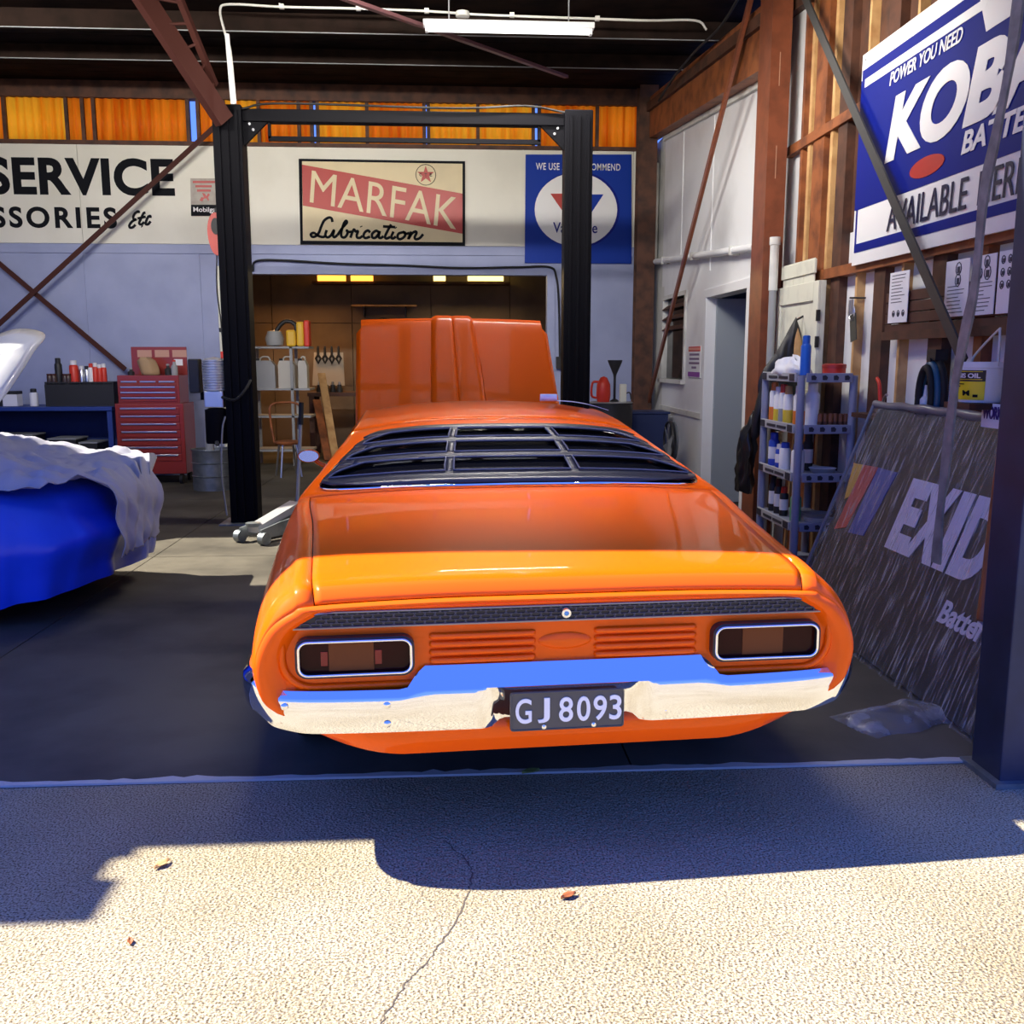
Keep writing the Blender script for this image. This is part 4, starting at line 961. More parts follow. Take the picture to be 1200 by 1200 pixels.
# ------------------------------------------------------------------ workbench with cans
def can(name, label, cat, loc, r, h, mb, mc, cone=True, band=None, group=None, bz=(.2, .57)):
    t = emp(name, label, cat, loc, group=group)
    bo = MB().lathe([(0, 0), (r, .0), (r, h * .72), (r * .78, h * .78)] if cone else [(0, 0), (r, 0), (r, h * .86), (r * .9, h * .88)], (0, 0, 0), 16).build('body', mb, t, smooth=40)
    MB().lathe([(r * .74, h * .78), (r * .72, h * .98), (r * .5, h), (0, h)] if cone else [(r * .92, h * .88), (r * .92, h), (0, h)], (0, 0, 0), 14).build('cap', mc, t, smooth=40)
    if band: MB().lathe([(r * 1.005, h * bz[0]), (r * 1.02, h * (bz[0] + .02)), (r * 1.02, h * (bz[1] - .02)), (r * 1.005, h * bz[1])], (0, 0, 0), 16).build('label_band', band, bo, smooth=40)
    return t
def bench():
    Y = 12.3; zt = onY(60, 477, Y).z; x0, x1 = onY(-110, 480, Y).x, onY(131, 480, Y).x
    M_bb = mat('blue_bench', (.02, .05, .26), .5)
    t = emp('workbench', 'blue steel workbench against the back wall beside the red cabinet', 'workbench', (0, 0, 0))
    MB().box(x0, x1, Y, Y + .75, zt - .05, zt, .006).build('bench_top', M_bb, t)
    for x in (x0 + .04, x1 - .04):
        for y in (Y + .05, Y + .7): MB().box(x - .03, x + .03, y - .03, y + .03, .008, zt - .05).build('leg', M_bb, t)
    MB().box(x0 + .05, x1 - .05, Y + .68, Y + .70, .3, zt - .06).build('back_panel', mat('blue_panel', (.025, .045, .16), .5), t)
    MB().box(x0 + .05, x1 - .05, Y + .06, Y + .68, .28, .31).build('shelf', M_bb, t)
    zr = onY(90, 448, Y).z; a, b = onY(45, 460, Y).x, onY(127, 460, Y).x
    r = emp('parts_rack', 'long black steel parts rack standing on the blue workbench', 'rack', (0, 0, zt))
    MB().box(a, b, Y + .2, Y + .6, 0, .02).build('bottom_tray', M_dk, r); MB().box(a, b, Y + .2, Y + .6, zr - zt - .02, zr - zt).build('top_tray', M_dk, r)
    MB().box(a, b, Y + .58, Y + .6, .02, zr - zt - .02).build('back_panel', M_dk, r)
    for x in lin(a, b - .02, 4): MB().box(x, x + .02, Y + .2, Y + .58, .02, zr - zt - .02).build('divider', M_dk, r)
    MB().box(a, b, Y + .19, Y + .2, .0, zr - zt - .03).build('front_panel', M_dk, r)
    # spray cans on the rack
    W, RD, K, SV = M_signw, M_bright_red, M_dk, M_steel
    spec = [(69, .30, .045, K, K, 'tall all black spray can'), (87, .27, .055, RD, W, 'stout red spray can with white cap'), (96, .20, .035, SV, W, 'short silver can beside the stout red can'), (102, .20, .03, SV, K, 'short silver can with black top'),
            (107, .23, .035, W, RD, 'white spray can with red cap'), (112, .24, .035, RD, W, 'slim red spray can with white cap, left of its twin'), (117, .22, .035, RD, W, 'slim red spray can, middle of three'), (122, .23, .035, RD, W, 'slim red spray can next to the red chest')]
    for px, h, rr, mb_, mc, lb in spec:
        x = onY(px, 440, Y + .35).x; can('spray_can', lb + ' on the black parts rack', 'spray can', (x, Y + .35, zr), rr, h, mb_, mc, group='spray cans on the parts rack')
    for px, h, m, lb in ((3, .20, M_dk, 'black bottle at the left end of the blue bench'), (40, .22, M_paper, 'white spray bottle on the blue bench beside the black rack')):
        can('spray_can', lb, 'bottle', (onY(px, 470, Y + .3).x, Y + .3, zt), .05, h, m, M_dk)
    o = emp('cardboard_box', 'small pale carton with dark top on the blue bench', 'box', (onY(15, 470, Y + .3).x, Y + .3, zt))
    MB().box(-.09, .09, -.08, .08, 0, .15, .003).build('carton', M_paper, o); MB().box(-.092, .092, -.082, .082, .15, .19, .003).build('lid', M_dk, o)
    for i, (px, dx) in enumerate(((58, 0), (63, 0), (76, 0), (80, 0))):
        t = emp('jar', ('small dark jar at the left end of the black rack', 'small dark jar beside the tall black can', 'small dark jar right of the tall black can', 'small dark jar beside the stout red can')[i], 'jar', (onY(px, 440, Y + .3).x, Y + .3, zr))
        MB().lathe([(0, 0), (.035, 0), (.035, .07), (.03, .08)], (0, 0, 0), 12).build('glass', mat('brown_jar', (.06, .035, .03), .3), t, smooth=40); MB().lathe([(.034, .08), (.034, .10), (0, .10)], (0, 0, 0), 12).build('lid', M_rod, t, smooth=40)
    # under the bench
    for i, (px, w_, h_) in enumerate(((82, .34, .25), (112, .22, .2), (20, .6, .3))):
        o = emp('storage_crate', ('wide dark crate on the lower shelf of the blue bench', 'narrow dark crate under the blue bench by the red cabinet', 'large dark crate under the left of the blue bench')[i], 'crate', (onY(px, 520, Y + .4).x, Y + .35, .31))
        MB().box(-w_ / 2, w_ / 2, -.2, .2, 0, h_, .01).build('shell', M_dk, o); MB().box(-w_ / 2 - .01, w_ / 2 + .01, -.21, .21, h_, h_ + .02, .004).build('rim', M_grey, o)
bench()

# ------------------------------------------------------------------ drum, reel, jack
def left_misc():
    g = onZ(245, 577); Y = g.y + .25; r = .24; h = onY(245, 527, Y).z
    t = emp('steel_drum', 'grey galvanised drum between the red cabinet and hoist post', 'drum', (g.x, Y, .008))
    MB().lathe([(0, 0), (r, 0), (r, h * .33), (r + .012, h * .35), (r, h * .37), (r, h * .66), (r + .012, h * .68), (r, h * .70), (r, h - .02), (r + .008, h), (r - .01, h), (r - .01, h - .06), (0, h - .06)], (0, 0, 0), 28).build('barrel', M_galv, t, smooth=40)
    MB().tube([((r + .005) * math.cos(a), (r + .005) * math.sin(a), h) for a in lin(0, 6.0, 30)], .008, 6, closed=True).build('rim', M_galv, t, smooth=60)
    b = emp('grease_bottle', 'tall grey pump bottle standing in the galvanised drum', 'bottle', (g.x + .0, Y - .1, h - .052))
    MB().lathe([(0, 0), (.05, 0), (.05, .20), (.025, .25), (.02, .30), (0, .30)], (0, 0, 0), 14).build('body', M_grey, b, smooth=40); MB().cyl((0, 0, .30), (0, 0, .36), .01).build('nozzle', M_dk, b)
    # retractable cord reel
    Y = 12.6; a = onY(255, 275, Y)
    t = emp('cord_reel', 'red retractable extension cord reel hanging beside the hoist post', 'cord reel', (a.x, Y, a.z))
    hh = (onY(255, 250, Y).z - onY(255, 300, Y).z) / 2
    MB().prism([(.105 * math.cos(q) * (1 + .12 * math.sin(q)), hh * math.sin(q)) for q in lin(0, 6.10, 28)], -.08, .08).build('casing', M_bright_red, t, smooth=30, fixn=True)
    MB().prism(circle(0, hh * .35, .055, 18, .10), -.095, -.08).build('cord_window', M_dk, t, fixn=True)
    MB().box(-.02, .02, -.02, .60, hh - .01, hh + .06).build('bracket', M_dk, t)
    z2 = onY(258, 412, Y).z - a.z; z3 = onY(258, 396, Y).z - a.z
    MB().tube(smooth_line([(-.02, 0, -hh + .02), (-.04, 0, -hh - .4), (-.01, .0, z3 + .2), (0, 0, z2)], 8), .009, 6).build('cord', M_dk, t, smooth=60)
    MB().lathe([(0, -.03), (.03, -.025), (.03, .025), (0, .03)], (-.01, 0, z3 + .1), 12).build('stop_ball', M_dk, t, smooth=50)
    MB().box(-.03, .03, -.03, .03, z2 - .12, z2, .008).build('plug_socket', M_bright_red, t)
    # trolley jack
    p = onZ(288, 640); q = onZ(322, 600)
    d = (Vector((q.x, q.y, 0)) - Vector((p.x, p.y, 0))); L = .72; ang = R(-33)
    t = emp('trolley_jack', 'silver trolley jack with upright handle on the floor by the hoist', 'jack', (p.x + .03, p.y + .05, .008), ang)
    for s in (-1, 1): MB().prism([(0, .05), (0, .13), (.25, .17), (.62, .20), (.70, .16), (.70, .05)], s * .12 - .008, s * .12 + .008, Matrix(((0, 1, 0, 0), (1, 0, 0, 0), (0, 0, 1, 0), (0, 0, 0, 1)))).build('side_plate', M_galv, t, fixn=True)
    MB().beam((0, .04, .12), (0, .58, .27), .13, .06).build('lift_arm', mat('jack_silver', (.62, .63, .65), .35, .6), t)
    MB().lathe([(0, 0), (.06, 0), (.065, .03), (.03, .035)], (0, .04, .15), 16).build('saddle', M_galv, t, smooth=40)
    for s in (-1, 1):
        MB().cyl((s * .11, .02, .055), (s * .17, .02, .055), .055, n=18).build('wheel', M_galv, t, smooth=40)
        MB().cyl((s * .13, .66, .045), (s * .17, .66, .045), .045, n=16).build('castor', M_dk, t, smooth=40)
    MB().cyl((0, .60, .16), (0, .60, .30), .035).build('handle_socket', M_dk, t)
    MB().cyl((0, .60, .28), (-.02, .72, 1.15), .016).build('handle', M_grey, t, smooth=40); MB().cyl((-.016, .70, .98), (-.02, .722, 1.18), .022).build('grip', M_rub, t, smooth=40)
left_misc()

# ------------------------------------------------------------------ covered car, sheet and white car on the left
def covered():
    cx, cy, a, bL = -4.30, 6.38, 2.20, .92
    def dome(u, ang, off=0.):
        """u 0 centre .. 1 top edge .. 2 hem"""
        c, s = math.cos(ang), math.sin(ang); e = .50
        ox, oy = math.copysign(abs(c) ** e, c) * a, math.copysign(abs(s) ** e, s) * bL
        wr = noise.noise(Vector((ox * 2.3, oy * 2.3, u * 3.))) * .03
        yy = cy + oy * min(u, 1)
        xx = cx + ox * min(u, 1); top = .90 + .20 * min(max((-2.5 - xx) / 1.3, 0), 1) ** 1.2
        if u <= 1:
            k = u; z = top - .10 * k ** 5 + wr * .5; x, y = cx + ox * k * .95, cy + oy * k * .95
        else:
            t = u - 1; pl = .012 * math.sin(ang * 17 + 2 * math.sin(ang * 7)) * t
            bul = .95 + .06 * math.sin(min(t * 1.7, 1) * 1.57) - .10 * max(0, t - .55) * abs(c) + .05 * noise.noise(Vector((ox * 1.2, oy * 1.2, t * 2.5))) * min(1, t * 2) * .6
            k = bul + pl; x, y = cx + ox * k, cy + oy * k * (.985 if abs(s) > .5 else 1)
            hem = .13 + .05 * noise.noise(Vector((ox * 1.3, oy * 1.3, 9))) + .10 * max(0, c) ** 4
            z = top - .10 - (top - .10 - hem) * t + wr
        n = Vector((ox * max(0, u - .8), oy * max(0, u - .8), .8)).normalized()
        return Vector((x, y, z)) + n * off + n * wr
    t = emp('covered_car', 'low car hidden under a glossy blue tarpaulin cover', 'covered car', (0, 0, 0))
    b = MB(); b.grid(lambda u, v: dome(v * 2, u * 2 * math.pi), 160, 44, closeu=True)
    b.build('tarpaulin', mat('blue_tarpaulin', (.012, .055, .62), .28, bump=.35, bscale=7., n=(1.5, (.02, .09, .72), .4, .7)), t, smooth=60, weld=True)
    for sx in (-1.4, 1.35):
        for dy in (-.68, .68): MB().lathe([(.0, -.1), (.29, -.1), (.31, -.07), (.31, .07), (.29, .1), (0, .1)], (cx + sx, cy + dy, .318), 24, Matrix.Rotation(R(90), 4, 'X')).build('wheel', M_rub, t, smooth=40)
    # pale dust sheet thrown over the top and down the right side
    s = emp('dust_sheet', 'pale crumpled dust sheet thrown over the blue tarpaulin', 'sheet', (0, 0, 0))
    def sheet(u, v):
        # u from far left to the hanging tail at the nose; v from the rear edge towards the viewer
        x = -5.2 + 3.12 * u; hw = .92
        lim = (5.50 + .10 * math.sin(u * 21) + .06 * math.sin(u * 47))          # front edge of the sheet on the top
        y = 7.15 + (lim - 7.15) * v
        tl = min(max((x + 2.62) / .10, 0), 1)                                    # the tail hangs over the nose
        px_ = min(max((x - cx) / a, -1), 1); py_ = (y - cy) / bL
        def top_at(x_, y_):
            k = max(abs((x_ - cx) / (a * .95)), abs((y_ - cy) / (bL * .95))); t_ = .90 + .20 * min(max((-2.5 - (cx + (x_ - cx) / .95)) / 1.3, 0), 1) ** 1.2
            return t_ - .10 * min(k, 1) ** 5
        zt = top_at(x, y)
        p = Vector((x, y, zt + .045))
        if u < .42 and v > .8: p = Vector((x, max(y, 5.42) - .02, zt + .03 - (v - .8) / .2 * .22 * min(1, (.42 - u) / .05)))
        if u > .965: 
            q = (u - .965) / .035; p = Vector((-2.12 + .09 * math.sin(min(q * 2.5, 1) * 1.57) + .04 * noise.noise(Vector((y * 6, q * 3, 0))), 6.05 + (y - 6.05) * (.62 - .12 * q) , zt + .045 - q * .46))
        p.z += .09 * abs(noise.noise(Vector((x * 3.5, y * 3.5, 3)))) * (u < .965) + .05 * abs(noise.noise(Vector((x * 8, y * 8, 7)))) + .16 * math.exp(-((x + 3.9) / .6) ** 2 - ((y - 6.2) / .7) ** 2)
        return p
    MB().grid(lambda u, v: sheet(u ** .75 if u < .5 else .5 ** .75 + (1 - .5 ** .75) * (1 - (1 - (u - .5) / .5) ** 1.6), v), 130, 60).build('cloth', mat('dust_cloth', (.40, .40, .48), .85, bump=.25, bscale=22.), s, smooth=60, solid=.004)
    # white car whose raised panel shows at the picture edge
    w = emp('white_car', 'white car at the left edge with its curved panel raised', 'car', (-5.75, 9.2, 0))
    M_w = mat('white_gloss', (.86, .87, .86), .3, coat=.8)
    def wb(u, v):
        y = -1.6 + 3.6 * v; hw = .82 * (1 - .25 * abs(2 * v - 1) ** 4); an = math.pi * u
        return Vector((hw * math.copysign(abs(math.cos(an)) ** .5, math.cos(an)), y, .28 + (.62 + .25 * math.exp(-((v - .55) / .22) ** 2)) * abs(math.sin(an)) ** .5))
    MB().grid(wb, 28, 22).build('body', M_w, w, smooth=60, solid=.01)
    for sx in (-.70, .70):
        for dy in (-1.0, 1.35): MB().lathe([(0, -.09), (.28, -.09), (.31, -.06), (.31, .06), (.28, .09), (0, .09)], (sx, dy, .318), 22, Matrix.Rotation(R(90), 4, 'Y')).build('wheel', M_rub, w, smooth=40)
    # raised panel: curved sheet with a pointed tip
    ezp = Vector((0, .75, .66)).normalized(); M4 = Matrix(((1, 0, 0, -4.5), (0, 0, ezp.y, 8.7), (0, 0, ezp.z, 1.5), (0, 0, 0, 1)))
    nrm = Vector((0, -ezp.z, ezp.y)); o3 = Vector((-4.5, 8.7, 1.5)); pts = []
    for p in ((-60, 470), (-60, 420), (0, 391), (28, 385), (53, 392), (40, 412), (25, 436), (0, 470), (-25, 486)):
        dd = _ray(*p); pts.append(_eye + dd * ((o3 - _eye).dot(nrm) / dd.dot(nrm)) - Vector((-5.75, 9.2, 0)))
    k3 = [tuple(p) for p in pts]; ring_ = [Vector(p) for p in smooth_line(k3 + [k3[0]], 5)[:-1]]; n = len(ring_)
    cen = sum(ring_, Vector()) / n; b = MB(); vs = []
    for r_ in (1., .75, .5, .25, .02):
        for p in ring_: vs.append(cen + (p - cen) * r_ + nrm * (.08 * (1 - r_ ** 2)))
    b.add(vs, [(k * n + i, k * n + (i + 1) % n, (k + 1) * n + (i + 1) % n, (k + 1) * n + i) for k in range(4) for i in range(n)])
    b.build('raised_panel', M_w, w, smooth=60, solid=.02, fixn=True)
    cxp, Yp, czp = cen.x, cen.y + 9.2, cen.z
    MB().beam((.55, -.40, .8), (cxp, Yp - 9.2 + .02, czp), .03, .03).build('panel_stay', M_dk, w)
covered()

# ------------------------------------------------------------------ light and cables
def fluoro(name, label, p0, p1, power, drop=.0, aim=(0, 0, -1), spread=170):
    p0, p1 = Vector(p0), Vector(p1); c = (p0 + p1) / 2; L = (p1 - p0).length
    t = emp(name, label, 'light', c, math.atan2(p1.y - p0.y, p1.x - p0.x))
    MB().box(-L / 2, L / 2, -.05, .05, .0, .05, .006).build('housing', M_white, t)
    MB().cyl((-L / 2 + .03, 0, -.025), (L / 2 - .03, 0, -.025), .019).build('tube', mat('lit_tube', (1, 1, 1), .4, emit=((.93, .96, 1.), 1.3)), t, smooth=40)
    for s in (-1, 1): MB().box(s * (L / 2 - .03) - .012, s * (L / 2 - .03) + .012, -.03, .03, -.045, .0).build('tube_holder', M_white, t)
    for s in (-1, 1): MB().cyl((s * L * .35, 0, .05), (s * L * .35, 0, zroof(c.y) - c.z), .006).build('hanger', M_grey, t)
    ld = bpy.data.lights.new(name + '_lamp', 'AREA'); ld.shape = 'RECTANGLE'; ld.size = L * .95; ld.size_y = .10; ld.energy = power; ld.color = (1., .94, .86); ld.spread = R(spread)
    lo = bpy.data.objects.new('tube_glow', ld); COL.objects.link(lo); lo.parent = t; lo.location = (0, 0, -.06)
    lo.rotation_euler = (Matrix.Rotation(-t.rotation_euler.z, 3, 'Z') @ Vector(aim)).to_track_quat('-Z', 'Y').to_euler()
    return t
Yl = 8.9
fluoro('fluorescent_or_fill_light', 'white fluorescent batten hanging below the dark roof', onY(496, 30, Yl), onY(696, 36, Yl), 60)
fluoro('fluorescent_or_fill_light', 'added unseen fill batten over the left bay lighting the painted wall', (-5.2, 6.8, 4.22), (-2.9, 6.8, 4.22), 62, aim=(.1, .95, -.06), spread=105)  # fill lamp added out of view to brighten the back wall
fluoro('fluorescent_or_fill_light', 'added unseen fill batten over the orange car lighting the back wall', (-1.6, 6.6, 4.22), (.9, 6.6, 4.22), 62, aim=(.05, .95, -.06), spread=105)  # second added fill, out of view, aimed at the back wall
fluoro('fluorescent_or_fill_light', 'added unseen fill batten over the right bay lighting the white wall', (.6, 4.9, 4.02), (.6, 6.6, 4.02), 40, aim=(.85, .5, -.2), spread=110)  # added fill out of view for the white right wall
fluoro('fluorescent_or_fill_light', 'added unseen fill batten straight above the boot of the orange car', (-.6, 4.05, 3.9), (1.2, 4.05, 3.9), 8, aim=(0, .1, -1), spread=50)  # narrow fill added out of view to lift the boot lid paint
def cables():
    Y = 9.0
    pts = [onY(*p, Y) for p in ((276, 122), (270, 60), (264, 40), (258, 12), (270, 5), (330, 8), (420, 10), (500, 13), (560, 17), (640, 20), (700, 22), (760, 24), (815, 24), (828, 35))]
    t = emp('power_cable', 'white power cable clipped along the roof down to the hoist', 'cable', (0, 0, 0))
    MB().tube(smooth_line(pts, 5), .011, 6).build('cable', M_offw, t, smooth=60)
    MB().cyl(onY(266, 40, Y), onY(273, 122, Y), .02).build('conduit', M_white, t, smooth=40)
    for p in ((330, 8), (420, 10), (500, 13), (600, 18), (700, 22)):
        q = onY(*p, Y); MB().box(q.x - .02, q.x + .02, q.y - .02, q.y + .02, q.z - .015, q.z + .02).build('clip', M_offw, t)
    q = onY(542, 14, Y); MB().lathe([(0, -.05), (.06, -.04), (.06, .0), (0, .0)], q, 16).build('junction_box', M_offw, t, smooth=40)
    Y = YB - .05; t = emp('wall_cable', 'dark cable looping above the doorway in the back wall', 'cable', (0, 0, 0))
    MB().tube(smooth_line([onY(*p, Y) for p in ((296, 318), (300, 306), (330, 305), (400, 309), (470, 311), (540, 314), (610, 313), (644, 313), (652, 325), (655, 360), (656, 420))], 6), .014, 6).build('cable', M_rub, t, smooth=60)
    MB().box(onY(656, 425, Y).x - .05, onY(656, 425, Y).x + .05, Y - .03, Y + .04, onY(656, 432, Y).z, onY(656, 418, Y).z).build('outlet_box', M_dk, t)
    t = emp('roof_cable', 'black cable sagging along the top of the right wall', 'cable', (0, 0, 0))
    MB().tube(smooth_line([onX(*p, 2.40) for p in ((870, -10), (845, 30), (815, 60), (790, 90), (772, 118))], 6), .014, 6).build('cable', M_rub, t, smooth=60)
cables()

# ------------------------------------------------------------------ store room
def store():
    Y2 = 17.38
    for i, (a, b, m, st) in enumerate(((372, 437, M_orange_sheet, 3.), (410, 437, M_orange_sheet, 3.), (545, 590, M_amber_sheet, 2.), (508, 522, M_amber_sheet, 2.))):
        if i == 1: continue
    lamp = mat('amber_glow', (1., .45, .08), .5, emit=((1., .42, .05), 2.2)); lamp2 = mat('yellow_glow', (1., .75, .2), .5, emit=((1., .78, .25), 2.2))
    wn = struct('window_2', 'row of amber and yellow translucent panes high in the store room', 'window')
    for a, b, m in ((372, 405, lamp), (411, 437, lamp), (508, 522, lamp2), (548, 590, lamp2)):
        p0, p1 = onY(a, 327, 17.0), onY(b, 322, 17.0)
        MB().box(p0.x, p1.x, 17.0, 17.03, p0.z - .03, p1.z + .02).build('pane', m, wn)
    p0, p1 = onY(365, 327, 17.0), onY(598, 322, 17.0)
    MB().box(p0.x, p1.x, 16.98, 17.39, p1.z + .02, p1.z + .06).build('window_head', M_timd, wn); MB().box(p0.x, p1.x, 17.03, 17.38, p0.z - .07, p0.z - .03).build('window_sill', M_timd, wn)
    for nm, loc, e, col in (('amber_daylight', (-2.6, 16.4, 2.9), 24, (1., .50, .16)), ('yellow_daylight', (0.2, 16.4, 2.9), 18, (1., .75, .35))):
        ld = bpy.data.lights.new(nm, 'AREA'); ld.shape = 'RECTANGLE'; ld.size = 1.0; ld.size_y = .15; ld.energy = e; ld.color = col
        lo = bpy.data.objects.new(nm, ld); COL.objects.link(lo); lo.location = loc; lo.rotation_euler = (R(-20), 0, 0)
    # steel shelving
    Y = 14.3; x0, x1 = onY(293, 420, Y).x, onY(364, 420, Y).x
    t = emp('storage_shelf', 'dim steel shelving unit inside the store room', 'shelf', (0, 0, 0))
    zs = [onY(330, 406, Y).z, onY(330, 455, Y).z, .75, .25]
    for x in (x0 + .02, x1 - .28): 
        for y in (Y, Y + .45): MB().box(x - .02, x + .02, y - .02, y + .02, .008, zs[0]).build('upright', M_grey, t)
    for z in zs: MB().box(x0, x1 - .02, Y - .02, Y + .48, z - .03, z).build('shelf_board', M_grey, t)
    M_j = mat('jerry_plastic', (.50, .48, .42), .4)
    for i, (px, wd) in enumerate(((309, .31), (335, .24), (354, .13))):
        x = onY(px, 440, Y).x; o = emp('jerry_can', ('wide grey jerry can on the store room shelf', 'pale jerry can in the middle of the store room shelf', 'narrow pale jerry can at the end of the store room shelf')[i], 'jerry can', (x, Y + .15, zs[1]))
        h = .40
        MB().prism([(-wd / 2, 0), (wd / 2, 0), (wd / 2, h * .82), (wd * .3, h), (-wd * .42, h), (-wd / 2, h * .85)], -.10, .10).build('tank', mat('jerry_grey', (.30, .31, .32), .4) if i == 0 else M_j, o, smooth=20, fixn=True)
        MB().tube(smooth_line([(-wd * .25, 0, h), (-wd * .15, 0, h + .05), (wd * .15, 0, h + .05), (wd * .25, 0, h)], 4), .014).build('handle', M_j, o, smooth=60); MB().cyl((-wd * .36, 0, h - .02), (-wd * .36, 0, h + .03), .03).build('cap', M_dk, o)
    x = onY(335, 390, Y).x; o = emp('chainsaw', 'yellow and black power saw on top of the store room shelf', 'power tool', (x, Y + .2, zs[0]))
    MB().box(-.02, .12, -.1, .1, 0, .24, .03).build('engine_cover', mat('tool_yellow', (.75, .45, .03), .4), o); MB().box(.13, .24, -.1, .1, 0, .36, .03).build('fuel_case', mat('tool_yellow', (.75, .45, .03), .4), o)
    MB().box(.24, .32, -.1, .1, 0, .38, .02).build('red_case', M_bright_red, o); MB().tube(smooth_line([(-.14, 0, .02), (-.18, 0, .2), (-.05, 0, .36), (.1, 0, .32), (.13, 0, .1)], 5), .03, 8).build('handle', M_dk, o, smooth=60)
    MB().lathe([(0, -.12), (.12, -.1), (.14, 0), (.1, .1), (0, .12)], (-.20, 0, .12), 14).build('guard', M_grey, o, smooth=50)
    # hook board
    Y = 16.9; B = Plane('hook_board', 'pale board with four hanging hooks in the store room', 'tool board', (-2.8, Y, 1.6))
    B.poly([(368, 413), (402, 413), (404, 452), (366, 452)], 0, .03, mat('pale_board', (.55, .47, .36), .6), 'board')
    for k in range(4):
        x, z = B.q(373 + k * 8, 416); MB().tube([(x, -.02, z + .12), (x, -.03, z), (x + .04, -.03, z - .06), (x, -.03, z - .14), (x - .04, -.03, z - .06), (x, -.03, z)], .022).build('hook', M_dk, B.e)
        MB().box(x - .012, x + .012, -.02, 0.03, z + .1, z + .15).build('peg', M_dk, B.e)
    # bench under the board with clutter, stool, planks
    Y = 15.6; t = emp('store_bench', 'dark timber bench under the hook board in the store room', 'bench', (0, 0, 0)); xa, xb = onY(360, 460, Y).x, onY(640, 460, Y).x
    MB().box(xa, xb, Y, Y + .7, .98, 1.04).build('bench_top', M_timd, t)
    for x in (xa + .06, xb - .06):
        for y in (Y + .05, Y + .65): MB().box(x - .04, x + .04, y - .04, y + .04, .008, .98).build('leg', M_timd, t)
    rng = random.Random(9)
    for i, px in enumerate((372, 380, 388, 396)):
        o = emp('machine_part', ('dark round gear casting leftmost on the store room bench', 'dark gear casting second from the left on the store room bench', 'dark gear casting third along the store room bench', 'dark gear casting beside the raised bonnet on the store room bench')[i], 'machine part', (onY(px, 450, Y).x, Y + .2, 1.04))
        MB().lathe([(0, 0), (.052, 0), (.052, .06), (.035, .08), (.035, .12), (0, .12)], (0, 0, 0), 12).build('casting', M_dk, o, smooth=40); MB().cyl((0, 0, .12), (0, 0, .17), .02).build('spindle', M_steel, o)
    for i, (pa, pb) in enumerate((((372, 438), (395, 540)), ((366, 470), (380, 545)))):
        a, b = onY(*pa, 15.0), onZ(*pb)
        o = emp('timber_plank', ('long pale plank leaning on the store room bench', 'shorter plank leaning beside the store room shelf')[i], 'plank', (0, 0, 0)); MB().beam((a.x, 15.45, a.z), (b.x, 14.9, .02), .12, .025).build('board', M_timl if i == 0 else M_tim, o)
    Y = 13.0; c = onY(338, 540, Y); o = emp('stool', 'small chair with curved timber back seen behind the left door mirror', 'chair', (c.x, Y, .008), .4)
    MB().lathe([(0, .44), (.18, .44), (.19, .46), (.17, .48), (0, .48)], (0, 0, 0), 20).build('seat', M_tim, o, smooth=40)
    for k in range(4): MB().tube([(.13 * math.cos(k * 1.57 + .8), .13 * math.sin(k * 1.57 + .8), .44), (.2 * math.cos(k * 1.57 + .8), .2 * math.sin(k * 1.57 + .8), 0)], .014).build('leg', M_steel, o)
    MB().tube(smooth_line([(-.17, .05, .47), (-.20, .08, .75), (-.19, .08, .95), (.0, .12, .99), (.19, .08, .95), (.20, .08, .75), (.17, .05, .47)], 5), .016, 8).build('back_hoop', M_tim, o, smooth=60)
    o = emp('wall_shelf', 'narrow timber shelf on the store room back wall', 'shelf', (0, 0, 0)); a, b = onY(412, 357, 17.2), onY(488, 360, 17.2)
    MB().box(a.x, b.x, 17.15, 17.4, a.z - .03, a.z).build('board', M_timl, o)
    for x in (a.x + .2, b.x - .2): MB().prism([(0, 0), (0, -.18), (.02, -.18), (.02, 0)], 17.2, 17.4, Matrix.Translation((x, 0, a.z - .03))).build('bracket', M_dk, o, fixn=True)
    h = onY(447, 376, 16.5); o = emp('hard_hat', 'dark rounded cap showing just above the raised bonnet', 'cap', (h.x, 16.95, 1.04))
    MB().lathe([(.10, 0), (.10, h.z - 1.2), (.12, h.z - 1.15), (.13, h.z - 1.06), (.08, h.z - .98), (0, h.z - .96)], (0, 0, 0), 16).build('dome', M_dk, o, smooth=50)
    MB().lathe([(.14, 0), (.14, .02), (.1, .02)], (0, 0, 0), 16).build('foot', M_dk, o, smooth=50)
store()
